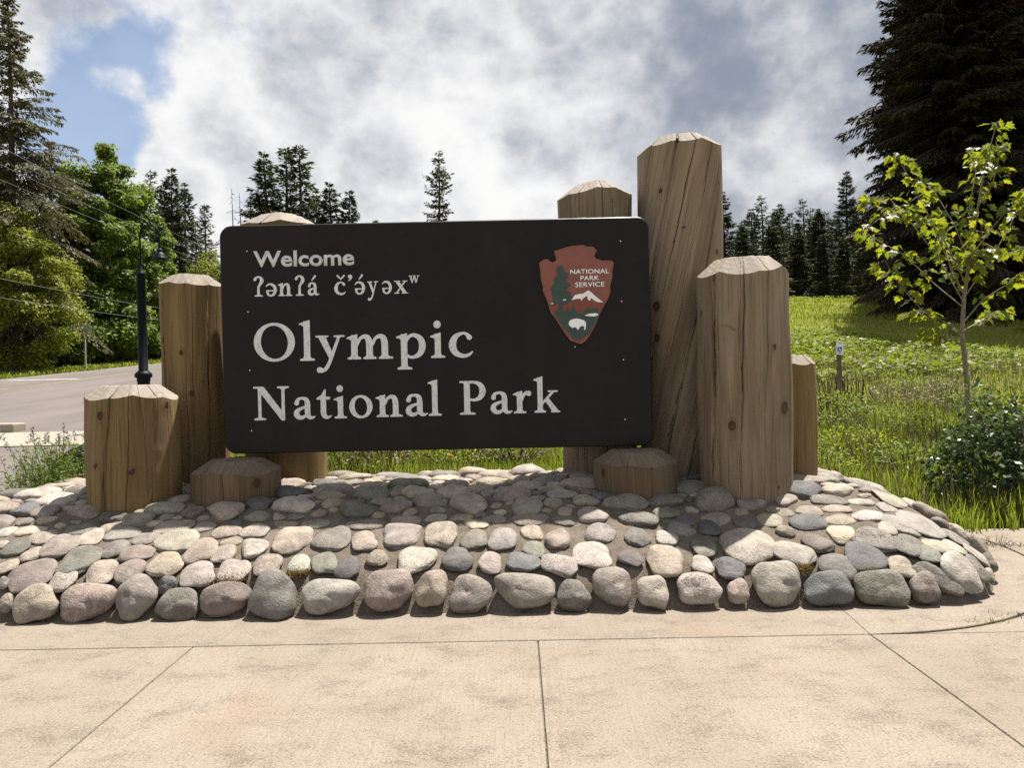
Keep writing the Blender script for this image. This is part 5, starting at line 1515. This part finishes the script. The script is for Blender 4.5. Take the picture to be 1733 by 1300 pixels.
bA = broad_parts(61, 11.0, 4.2, 150, 300, 0.20, 0.05, clump=0.20)
bB = broad_parts(62, 16.0, 3.9, 170, 300, 0.24, 0.10, clump=0.19)
bC = broad_parts(63, 5.0, 2.6, 90, 260, 0.19, 0.0, clump=0.26)
LG = 'roadside trees across the road'
def put(parts_or_root, name, px, Y, h, H0, label, mat=None, group=None, rot=0.0, wide=1.0):
    x = base_at(px, Y)
    if isinstance(parts_or_root, tuple):
        t_ = tree_thing(name, parts_or_root, g(x, Y), label, 'tree' if 'tree' in name else 'shrub', group, mat, M_BARK, rot)
    else:
        t_ = copy_tree(parts_or_root, g(x, Y), label, rot, 1.0, group)
        t_['category'] = 'tree' if 'tree' in name else 'shrub'
        t_.name = name
    t_.scale = (h / H0 * wide, h / H0 * wide, h / H0)
    return t_
tA = put(bA, 'broadleaf_tree', 28, 36.5, top_h(28, 350, 36.5), 11.0, 'yellow green rounded broadleaf tree across the road', M_BROADY, None, 0.3, 0.95)
tB = put(bB, 'broadleaf_tree', 178, 47, top_h(178, 246, 47), 16.0, 'tall fresh green maple rising above the road verge', M_BROAD, None, 1.1, 0.92)
tB2 = put(tB, 'broadleaf_tree', 222, 50, top_h(216, 282, 50), 16.0, 'fresh green maple close beside the taller one behind the lamp', None, None, 3.0, 0.95)
tB3 = put(tB, 'broadleaf_tree', 130, 52, top_h(130, 320, 52), 16.0, 'shaded broadleaf tree between the fir and the tall maple', None, None, 4.6, 1.0)
tC = put(bC, 'roadside_shrub', 165, 46, top_h(165, 455, 46), 5.0, 'rounded green shrub behind the octagonal sign', M_BROAD, None, 0.4, 1.0)
HG = 'leafy shrubs along the far verge'
for k, (px, py, Y, w) in enumerate(((235, 430, 50, 1.0), (265, 470, 52, 1.1), (205, 510, 45, 1.3), (120, 470, 41, 1.0), (70, 480, 39, 1.2), (20, 470, 37.5, 1.2), (-40, 450, 36, 1.2), (250, 540, 50, 1.5), (300, 470, 56, 1.0),
                                     (90, 540, 39.3, 1.5), (170, 560, 43, 1.6), (40, 545, 37.3, 1.6), (225, 570, 48, 1.8), (330, 520, 60, 1.5))):
    put(tC, 'roadside_shrub', px, Y + 3.4, max(1.4, top_h(px, py, Y + 3.4)), 5.0, 'leafy green shrub in the thicket along the far verge', None, HG, k * 1.37, w)
tY = put(bC, 'roadside_shrub', 356, 60, top_h(356, 428, 60), 5.0, 'yellow green shrub between tall left post and sign', M_BROADY, None, 2.4, 0.55)

# ---- young maple on the right
def maple_leaf_mesh():
    ang = np.radians([-90, -60, -38, -15, 5, 24, 48, 68, 90])
    rad = np.array([0.30, 0.42, 0.55, 0.50, 0.86, 0.52, 0.72, 0.55, 1.0])
    pts = [(0.0, -0.02)]
    right = [(math.cos(a) * q, 0.35 + math.sin(a) * q * 0.9) for a, q in zip(ang, rad)]
    left = [(-x, y) for x, y in right[1:-1]][::-1]
    P2 = right + left
    V = [(0.0, 0.35, 0.0)] + [(x * 0.62, y, 0.10 * (abs(x) ** 1.5) - 0.06 * y * y) for x, y in P2]
    n = len(P2)
    F = [(0, 1 + i, 1 + (i + 1) % n) for i in range(n)]
    V = np.array(V); V[:, 1] -= V[:, 1].min()
    return V, np.array(F)
MLV, MLF = maple_leaf_mesh()
YM = 11.2
mb = at(1640, 735, YM); mx0 = mb[0]; mz0 = float(terrain(mx0, YM))
maple = empty('young_maple_tree', (mx0, YM, mz0), 'young maple with thin trunk and bright backlit leaves in the meadow', 'tree')
def M3(px, py, dy=0.0):
    p = at(px, py, YM + dy); return p
tr_pts = np.array([[mx0, YM, mz0 - 0.1], M3(1640, 700), M3(1634, 620), M3(1628, 560), M3(1632, 500), M3(1642, 430), M3(1655, 350), M3(1668, 275), M3(1688, 205)])
V, F = tube_np(tr_pts, np.array([0.042, 0.039, 0.036, 0.033, 0.028, 0.022, 0.016, 0.011, 0.005]), 10)
link('trunk', mesh_np('trunk', V, F, smooth=True), maple, M_BARKL)
brs = []
def BR(pts, dy):
    P = [M3(px, py, dy * k / (len(pts) - 1)) for k, (px, py) in enumerate(pts)]
    brs.append(np.array(P))
BR([(1626, 585), (1590, 550), (1555, 520), (1520, 480), (1497, 440)], -0.7)
BR([(1626, 560), (1598, 545), (1565, 525), (1530, 530)], 0.5)
BR([(1630, 510), (1590, 440), (1545, 380), (1500, 330), (1465, 345)], 0.4)
BR([(1632, 500), (1595, 420), (1565, 350), (1530, 285), (1515, 262)], -0.5)
BR([(1634, 480), (1600, 410), (1570, 370), (1515, 350), (1455, 395)], -0.9)
BR([(1630, 520), (1580, 480), (1530, 430), (1490, 410), (1460, 390)], 0.9)
BR([(1640, 440), (1615, 380), (1585, 330), (1562, 310)], 0.7)
BR([(1632, 545), (1660, 510), (1690, 490), (1725, 470), (1760, 455)], -0.6)
BR([(1634, 500), (1665, 455), (1700, 400), (1735, 330), (1760, 310)], 0.3)
BR([(1640, 440), (1675, 390), (1710, 350), (1750, 320)], -0.8)
BR([(1630, 560), (1665, 540), (1690, 525), (1700, 535)], 0.8)
BR([(1645, 410), (1640, 350), (1650, 300), (1655, 250)], 0.6)
BR([(1655, 350), (1680, 310), (1690, 270), (1685, 235)], -0.4)
BR([(1632, 500), (1610, 460), (1600, 420), (1590, 400)], 1.0)
BR([(1628, 575), (1600, 575), (1585, 560), (1570, 555)], -0.5)
BR([(1645, 400), (1700, 430), (1740, 420), (1790, 400)], 0.9)
BR([(1635, 470), (1650, 440), (1665, 420), (1660, 380)], -1.0)
vs, fs, nn = [], [], 0
for P in brs:
    s = np.linspace(0, 1, 12); k = np.linspace(0, 1, len(P))
    Q = np.stack([np.interp(s, k, P[:, c]) for c in range(3)], -1)
    v, f = tube_np(Q, np.linspace(0.012, 0.003, 12), 5); vs.append(v); fs.append(f + nn); nn += len(v)
props(link('branches', mesh_np('branches', np.concatenate(vs), np.concatenate(fs), smooth=True), maple, M_BARKL), kind='stuff')
rl = np.random.default_rng(77)
LP, LD, LN, LS = [], [], [], []
def leaf_run(P, u0, n, spread):
    k = np.linspace(0, 1, len(P))
    for q in range(n):
        u = u0 + (1 - u0) * rl.uniform() ** 0.8
        p = np.array([np.interp(u, k, P[:, c]) for c in range(3)])
        az = rl.uniform(0, 6.28)
        out = np.array([math.cos(az), math.sin(az), rl.uniform(-0.3, 0.25)])
        p = p + out * spread * rl.uniform(0.3, 1.0)
        LP.append(p); LD.append(out * 0.8 + np.array([0, 0, -0.55 + 0.3 * rl.normal()]))
        LN.append(np.array([0, 0, 1.0]) + 0.6 * rl.normal(size=3)); LS.append(rl.uniform(0.075, 0.165))
for P in brs: leaf_run(P, 0.22, int(19 + 16 * np.linalg.norm(P[-1] - P[0])), 0.17)
leaf_run(tr_pts[4:], 0.05, 120, 0.16)
LP, LD, LN, LS = np.array(LP), unit(np.array(LD)), np.array(LN), np.array(LS)
AX = unit(np.cross(LD, LN)); NN = unit(np.cross(AX, LD))
order = np.argsort(LS / LP[:, 1])[::-1]
leaf_protos = []
for i in range(6):
    v = MLV.copy(); v[:, 2] += 0.12 * rl.normal() * v[:, 0] + 0.10 * rl.normal() * (v[:, 1] - 0.5) ** 2 + 0.03 * rl.normal(size=len(v))
    me = mesh_np('leaf', v, MLF, {'tone': np.full(len(v), 0.1 + 0.16 * i)}); me.materials.append(M_MAPLE); leaf_protos.append(me)
rv, rf, rt_, nn = [], [], [], 0
minv = Matrix.Translation((-mx0, -YM, -mz0))
for rank, k in enumerate(order):
    A = np.stack([AX[k], LD[k], NN[k]], 1) * LS[k]
    if rank < 298:
        o = bpy.data.objects.new('leaf', leaf_protos[rank % 6]); COL.objects.link(o); o.parent = maple
        o.matrix_parent_inverse = minv
        o.matrix_basis = Matrix([[*A[r], LP[k][r]] for r in range(3)] + [[0, 0, 0, 1]])
    else:
        rv.append(MLV @ A.T + LP[k]); rf.append(MLF + nn); nn += len(MLV); rt_.append(np.full(len(MLV), rl.uniform()))
props(link('crown', mesh_np('crown', np.concatenate(rv), np.concatenate(rf), {'tone': np.concatenate(rt_)}), maple, M_MAPLE), kind='stuff')

# ---- shrubs, herbs and weeds near the mound
def bush(name, x, y, H, Rx, n, leaf, mat, label, cat, seed, wl=0.6, lobes=(), stems=14, flowers=None, group=None, upright=0.0):
    r = np.random.default_rng(seed)
    z = float(terrain(x, y))
    root = empty(name, (x, y, z), label, cat, group)
    lobes = lobes or [(0, 0, H * 0.5, Rx, H * 0.5)]
    ps, ns = [], []
    w = np.array([l[3] ** 2 * l[4] for l in lobes]); w = w / w.sum()
    for (lx_, ly_, lz_, lr_, lh_), q in zip(lobes, w):
        m = int(n * q)
        v = rand_unit(m, r); rad = r.uniform(0.25, 1.0, m) ** 0.5
        bumpy = 1 + 0.22 * np.sin(v[:, 0] * 6 + seed) * np.cos(v[:, 2] * 7 + v[:, 1] * 5)
        ps.append(np.stack([lx_ + v[:, 0] * lr_ * rad * bumpy, ly_ + v[:, 1] * lr_ * rad * bumpy, np.maximum(lz_ + v[:, 2] * lh_ * rad * bumpy, 0.02)], -1)); ns.append(v)
    p = np.concatenate(ps) + np.array([x, y, z]); v = np.concatenate(ns)
    m = len(p)
    nrm = v * 0.5 + np.array([0, 0, 0.9])[None] + r.normal(0, 0.4, (m, 3))
    d = v + r.normal(0, 0.6, (m, 3)); d[:, 2] += upright - 0.15
    ln = leaf * r.uniform(0.6, 1.3, m)
    nv, nf = leaves_np(p, d, nrm, ln, ln * wl * r.uniform(0.8, 1.2, m))
    props(link('foliage', mesh_np('foliage', nv, nf, {'tone': np.repeat(r.uniform(size=m), 4)}), root, mat), kind='stuff')
    sel = r.choice(m, min(stems, m), replace=False)
    e = p[sel]; b0 = np.stack([x + (e[:, 0] - x) * 0.15, y + (e[:, 1] - y) * 0.15, np.full(len(sel), z - 0.03)], -1)
    s = np.linspace(0, 1, 5)
    P = b0[:, None] * (1 - s)[None, :, None] + e[:, None] * s[None, :, None]
    P[..., 0] += 0.03 * np.sin(s * 5)[None]
    V, F = tubes_np(P, np.full(len(sel), 0.012 * H + 0.002), np.full(len(sel), 0.003), 4)
    props(link('stems', mesh_np('stems', V, F), root, M_BARK), kind='stuff')
    if flowers:
        fm, nfl, fs_ = flowers
        hi = np.argsort(p[:, 2] - 0.8 * (p[:, 1] - y) + 0.25 * r.normal(size=m))[::-1][:nfl * 6]
        c = p[r.choice(hi, nfl, replace=False)]
        kk = 14
        q = np.repeat(c, kk, 0) + r.normal(0, fs_ * 0.45, (nfl * kk, 3)) * np.array([1, 1, 0.35])
        fv, ff = leaves_np(q, rand_unit(nfl * kk, r) * np.array([1, 1, 0.3]), np.tile(np.array([0, 0, 1.0]), (nfl * kk, 1)) + r.normal(0, 0.3, (nfl * kk, 3)), np.full(nfl * kk, fs_ * 0.5), np.full(nfl * kk, fs_ * 0.42))
        props(link('flowers', mesh_np('flowers', fv, ff, {'tone': np.repeat(r.uniform(size=nfl * kk), 4)}), root, fm), kind='stuff')
    return root
p = at(1685, 890, 7.2)
bush('flowering_shrub', p[0], 7.35, 1.3, 0.6, 5200, 0.066, M_SHRUB, 'dark green shrub with creamy flower heads beside the mound end', 'shrub', 5, 0.62,
     [(0, 0, 0.42, 0.50, 0.46), (-0.18, -0.05, 1.15, 0.19, 0.22), (0.34, 0.0, 0.85, 0.34, 0.36), (0.05, 0.05, 0.70, 0.36, 0.30), (0.75, 0.1, 0.55, 0.5, 0.55), (-0.3, 0.1, 0.4, 0.26, 0.34)], 30, (M_FLOWER, 36, 0.04))
p = at(1715, 690, 10.0)
bush('yellow_bush', p[0] + 0.2, 10.0, 0.9, 0.7, 2000, 0.07, M_BROADY, 'yellow flowering bush behind the dark shrub', 'bush', 6, 0.5, (), 20, (M_YFLOWER, 40, 0.06))
bush('wild_bush', at(1440, 760, 9.3)[0], 9.3, 0.6, 0.6, 1300, 0.05, M_BROADY, 'loose wild bush in tall grass behind the slim post', 'bush', 7, 0.6, (), 40, (M_FLOWER, 14, 0.03), upright=0.3)
bush('wild_bush', at(1480, 720, 11.5)[0], 11.5, 0.6, 0.8, 1100, 0.05, M_HERB, 'greyer wild bush further into the meadow', 'bush', 8, 0.5, (), 40, upright=0.3)
bush('wild_bush', at(1405, 700, 12.5)[0], 12.5, 0.7, 0.8, 1500, 0.055, M_COVER, 'light green wild bush below the parking sign', 'bush', 9, 0.6, (), 40, upright=0.2)
bush('brown_bush', at(1610, 690, 14.0)[0], 14.0, 0.6, 0.7, 1500, 0.06, M_DRY, 'dull brown twiggy bush left of maple trunk', 'bush', 10, 0.3, (), 60, upright=0.4)
bush('brown_bush', at(640, 780, 9.2)[0], 9.2, 0.7, 0.6, 1400, 0.05, M_DRY, 'brown twiggy bush seen under the sign', 'bush', 12, 0.3, (), 90, upright=0.5)
bush('wild_bush', at(770, 780, 9.6)[0], 9.6, 0.75, 0.8, 2600, 0.055, M_BROADY, 'green bush with yellow flowers seen under the sign', 'bush', 13, 0.4, (), 50, (M_YFLOWER, 16, 0.04), upright=0.4)
bush('wild_bush', at(580, 780, 9.6)[0], 9.6, 0.75, 0.7, 2400, 0.05, M_BROAD, 'dark green bush under the sign beside the rear post', 'bush', 14, 0.5, (), 50, upright=0.4)
bush('brown_bush', at(860, 780, 9.9)[0], 9.9, 0.75, 0.8, 1800, 0.05, M_DRY, 'second brown twiggy bush under the sign', 'bush', 15, 0.3, (), 80, upright=0.5)

for k, (px, Y, h_, r_, n_, lf, mt, lb) in enumerate((
        (1530, 8.6, 0.5, 0.35, 500, 0.05, M_HERB, 'small pale herb in tall grass right behind the mound'),
        (1575, 10.4, 0.55, 0.4, 600, 0.055, M_BROAD, 'small leafy weed between the maple trunk and mound'),
        (1500, 14.5, 0.6, 0.6, 700, 0.06, M_DRY, 'tan dry weed clump in mid meadow'),
        (1560, 16.5, 0.6, 0.7, 700, 0.06, M_HERB, 'pale grassy weed clump beyond the dry weeds'),
        (1395, 8.4, 0.5, 0.35, 600, 0.05, M_COVER, 'bright leafy weed right behind the slim end post'),
        (1680, 13.0, 0.7, 0.7, 900, 0.06, M_BROAD, 'dark leafy weed mound behind the maple trunk'))):
    bush('meadow_weed', at(px, 700, Y)[0], Y, h_, r_, n_, lf, mt, lb, 'weed', 200 + k, 0.45, (), 40, upright=0.5)
# herb clump at the left end of the mound
p = at(95, 820, 7.0)
hx, hy = p[0], 7.0
r = np.random.default_rng(90)
hz0 = float(terrain(hx, hy))
herb = empty('herb_clump', (hx, hy, hz0), 'feathery green herb clump with purple flower spikes beside the thick stump', 'plant')
ns = 300
bx = hx + r.normal(0.12, 0.26, ns); by = hy + r.normal(0, 0.2, ns)
tx = bx + r.normal(-0.02, 0.14, ns); ty = by + r.normal(-0.05, 0.12, ns); hh = r.uniform(0.42, 1.0, ns) * (1.0 - 0.5 * np.abs(bx - hx - 0.1) / 0.6)
hh = np.clip(hh, 0.2, 0.95)
s = np.linspace(0, 1, 6)
P = np.stack([bx[:, None] + (tx - bx)[:, None] * s ** 1.5, by[:, None] + (ty - by)[:, None] * s ** 1.5, hz0 + hh[:, None] * s], -1)
V, F = tubes_np(P, np.full(ns, 0.004), np.full(ns, 0.0015), 3)
props(link('stems', mesh_np('stems', V, F, {'tone': np.full(len(V), 0.3)}), herb, M_HERB), kind='stuff')
idx = np.repeat(np.arange(ns), 34); u = r.uniform(0.12, 1, len(idx)); k = u * 5; k0 = np.minimum(k.astype(int), 4); f_ = (k - k0)[:, None]
q = P[idx, k0] * (1 - f_) + P[idx, k0 + 1] * f_
d = rand_unit(len(idx), r); d[:, 2] = np.abs(d[:, 2]) * 0.7
nv, nf = leaves_np(q, d, rand_unit(len(idx), r) + np.array([0, 0, 0.8]), r.uniform(0.03, 0.065, len(idx)), r.uniform(0.008, 0.018, len(idx)))
props(link('foliage', mesh_np('foliage', nv, nf, {'tone': np.repeat(r.uniform(size=len(idx)), 4)}), herb, M_HERB), kind='stuff')
tips = np.argsort(P[:, -1, 2] - 0.3 * (bx - hx))[::-1][:16]
for tpi in tips:
    c = P[tpi, -1]
    m = 26
    q = c[None] + np.stack([r.normal(0, 0.008, m), r.normal(0, 0.008, m), r.uniform(-0.05, 0.05, m)], -1)
    fv, ff = leaves_np(q, rand_unit(m, r), rand_unit(m, r), np.full(m, 0.018), np.full(m, 0.013))
    link('flower_spike', mesh_np('flower_spike', fv, ff, {'tone': np.repeat(r.uniform(size=m), 4)}), herb, M_PURPLE)

# dead upright stems below the parking sign
xs_ = at(1400, 690, 13.5)[0]
r = np.random.default_rng(91)
n = 70
bx = xs_ + r.uniform(-0.45, 0.55, n); by = 13.5 + r.uniform(-0.5, 0.5, n); bz = terrain(bx, by)
P = np.stack([np.stack([bx, by, bz - 0.02], -1), np.stack([bx + r.normal(0, 0.03, n), by, bz + r.uniform(0.2, 0.5, n)], -1), np.stack([bx + r.normal(0, 0.06, n), by, bz + r.uniform(0.5, 0.95, n)], -1)], 1)
V, F = tubes_np(P, np.full(n, 0.012), np.full(n, 0.008), 4)
M_STEM = mat_plain('dead_stem', (0.085, 0.055, 0.038), 0.9, var=0.3)
props(link('dead_stems', mesh_np('dead_stems', V, F), None, M_STEM), 'thicket of dark dead upright stems in the grass below the parking sign', 'dead stems', kind='stuff')

# ------------------------------------------------------------------ grass
def grass(name, n, xr, yr, hr, wr, label, keep=None, seed=1, mat=M_GRASS, lean=0.35, cluster=0.0, dens=None):
    r = np.random.default_rng(seed)
    x = r.uniform(*xr, n); v = r.uniform(0, 1, n)
    y = yr[0] + (yr[1] - yr[0]) * v ** 1.6
    k = np.ones(n, bool)
    if keep is not None: k &= keep(x, y)
    pn = vnoise(x, y, 1.9, seed) + 0.5 * vnoise(x, y, 5.0, seed + 3)
    if cluster: k &= r.uniform(-1.2, 1.2, n) < pn + (1.1 - cluster)
    x, y, pn = x[k], y[k], pn[k]; n = len(x)
    z = terrain(x, y) - 0.03
    h = r.uniform(*hr, n) * (0.8 + 0.28 * pn)
    w = r.uniform(*wr, n) * (1 + np.maximum(0, y - 9) * 0.05)
    az = r.uniform(0, 6.28, n); ln = r.uniform(0.1, 1.0, n) * lean * h
    sx, sy = np.cos(az), np.sin(az); ax = az + r.uniform(0.6, 2.5, n)
    wx, wy = np.cos(ax) * w * 0.5, np.sin(ax) * w * 0.5
    A = np.stack([x - wx, y - wy, z], -1); B = np.stack([x + wx, y + wy, z], -1)
    mx_, my_, mz_ = x + sx * ln * 0.35, y + sy * ln * 0.35, z + h * 0.6
    C = np.stack([mx_ + wx * 0.8, my_ + wy * 0.8, mz_], -1); Dd = np.stack([mx_ - wx * 0.8, my_ - wy * 0.8, mz_], -1)
    T = np.stack([x + sx * ln, y + sy * ln, z + h * (1 - 0.25 * ln / h)], -1)
    V = np.stack([A, B, C, Dd, T], 1).reshape(-1, 3)
    b = np.arange(n)[:, None] * 5
    Q = b + np.array([[0, 1, 2, 3]]); Tt = b + np.array([[3, 2, 4]])
    tone = np.clip(0.45 + 0.28 * pn + r.normal(0, 0.18, n), 0, 1)
    return props(link(name, mesh_np(name, V, [Q, Tt], {'tone': np.repeat(tone, 5)}), None, mat), label, 'grass', kind='stuff')
def off_mound(x, y): return (mound_d(x, y) < -0.03) & ~((y < 6.5 + 0.16 * vnoise(x, y, 6.0)) & (x > 1.5)) & (x > -4.6)
grass('meadow_grass', 60000, (1.5, 12.5), (6.4, 15.0), (0.22, 0.50), (0.008, 0.017), 'tall fresh grass behind and beside the stone mound', lambda x, y: off_mound(x, y) & (x < 1.2 * y), 3, cluster=0.35)
grass('meadow_grass', 26000, (-4.5, 2.0), (7.6, 13.0), (0.25, 0.50), (0.008, 0.016), 'tall grass seen below the sign panel', off_mound, 4, cluster=0.3)
grass('meadow_grass', 60000, (3.0, 34.0), (14.0, 56.0), (0.16, 0.36), (0.012, 0.022), 'sunlit meadow grass on the rise towards the conifers', lambda x, y: x < 0.85 * y, 5, cluster=0.2)
grass('verge_grass', 26000, (-30.0, -23.1), (20.0, 62.0), (0.12, 0.34), (0.02, 0.05), 'strip of fresh grass on the far road verge', lambda x, y: (x < -23.1) & (x > -25.8), 6)
grass('seed_grass', 15000, (2.5, 16.0), (7.0, 24.0), (0.4, 0.75), (0.006, 0.010), 'pale dry seed stalks standing in the meadow', lambda x, y: off_mound(x, y) & (x < 1.0 * y), 7, M_DRY, 0.25, 0.5)
# broad-leaved ground cover on the slope
r = np.random.default_rng(95)
n = 30000
x = r.uniform(8, 30, n); y = r.uniform(20, 33, n)
pn = vnoise(x, y, 0.9, 2) + 0.5 * vnoise(x, y, 2.4, 4)
k = (pn > -0.35) & (x < 0.80 * y) & (x > 0.36 * y) & (y - 20 < 13 * (0.6 + 0.4 * np.sin(x * 0.6)))
x, y, pn = x[k], y[k], pn[k]; n = len(x)
z = terrain(x, y) + r.uniform(0.05, 0.38, n) * (0.8 + 0.4 * pn)
nrm = np.array([0, 0, 1.0])[None] + r.normal(0, 0.38, (n, 3)); d = r.normal(size=(n, 3)) * np.array([1, 1, 0.2])
nv, nf = leaves_np(np.stack([x, y, z], -1), d, nrm, r.uniform(0.10, 0.24, n), r.uniform(0.08, 0.18, n))
props(link('bramble_cover', mesh_np('bramble_cover', nv, nf, {'tone': np.repeat(r.uniform(size=n), 4)}), None, M_COVER), 'bright broad-leaved ground cover on the meadow slope', 'ground cover', kind='stuff')

# little weeds in the pavement joints
def weed(px, py, Y, n, h, label, mat=M_GRASS, spread=0.06):
    c = at(px, py, Y); r = np.random.default_rng(int(px * 7 + py))
    x = c[0] + r.normal(0, spread, n); y = Y + r.normal(0, spread * 0.35, n)
    d = rand_unit(n, r); d[:, 2] = np.abs(d[:, 2]) + 0.25
    V, F = leaves_np(np.stack([x, y, np.full(n, -0.02)], -1), d, rand_unit(n, r), h * r.uniform(0.5, 1.2, n), np.full(n, 0.006))
    props(link('weed_tuft', mesh_np('weed_tuft', V, F, {'tone': np.repeat(r.uniform(size=n), 4)}), None, mat), label, 'weed')
def yg(px, py):
    d = ray(px, py); t = -CAM_Z / d[2]; return d[1] * t
weed(1668, 1052, yg(1668, 1052), 60, 0.05, 'small green weed tuft in the curved pavement joint')
weed(1722, 1042, yg(1722, 1042), 60, 0.05, 'dry yellowish weed tuft in the curved pavement joint', M_DRY, 0.09)
weed(1520, 1070, yg(1520, 1070), 24, 0.02, 'tiny weed where two pavement joints meet', M_GRASS, 0.03)
weed(1700, 925, yg(1700, 925), 90, 0.12, 'straggly grass tuft at pavement edge below the dark shrub', M_DRY, 0.10)
weed(1665, 912, yg(1665, 912), 90, 0.06, 'low moss and weed patch along pavement edge by mound end', M_GRASS, 0.12)
weed(320, 1098, yg(320, 1098), 24, 0.02, 'tiny weed at the diagonal pavement joint', M_DRY, 0.03)
weed(520, 1092, yg(520, 1092), 20, 0.018, 'tiny dry weed in the long pavement joint', M_DRY, 0.03)
# moss between stones at the right front of the mound
r = np.random.default_rng(99)
for px, py, wpx, lab in ((1440, 985, 26, 'yellow moss on the bluish base stone'), (1360, 968, 18, 'golden moss between mound stones near the right base'), (1480, 915, 40, 'rusty moss band above a grey mound stone'), (1470, 975, 18, 'brown moss tuft between mound stones'),
                    (505, 975, 20, 'golden moss beside the speckled base stone'), (390, 985, 30, 'brown moss under a pale base stone')):
    P0, d0, t0_ = hit_mound(px, py)
    n = 420
    q = P0[None] + np.stack([r.normal(0, wpx / FPX * t0_ * 0.5, n), r.normal(0, 0.02, n), r.normal(0.01, 0.02, n)], -1)
    q[:, 2] = np.maximum(mound_h(q[:, 0], q[:, 1]) + r.uniform(0.0, 0.03, n), q[:, 2])
    fv, ff = leaves_np(q, rand_unit(n, r) + np.array([0, -0.3, 0.6]), rand_unit(n, r), r.uniform(0.008, 0.022, n), np.full(n, 0.004))
    mm = M_MOSS if 'M_MOSS' in globals() else None
    if mm is None:
        M_MOSS = mat_leaf('moss', (0.10, 0.055, 0.012), (0.30, 0.20, 0.04), 0.2, 0.1, (1, 1, 0.6)); mm = M_MOSS
    props(link('moss_patch', mesh_np('moss_patch', fv, ff, {'tone': np.repeat(r.uniform(size=n), 4)}), None, mm), lab, 'moss')
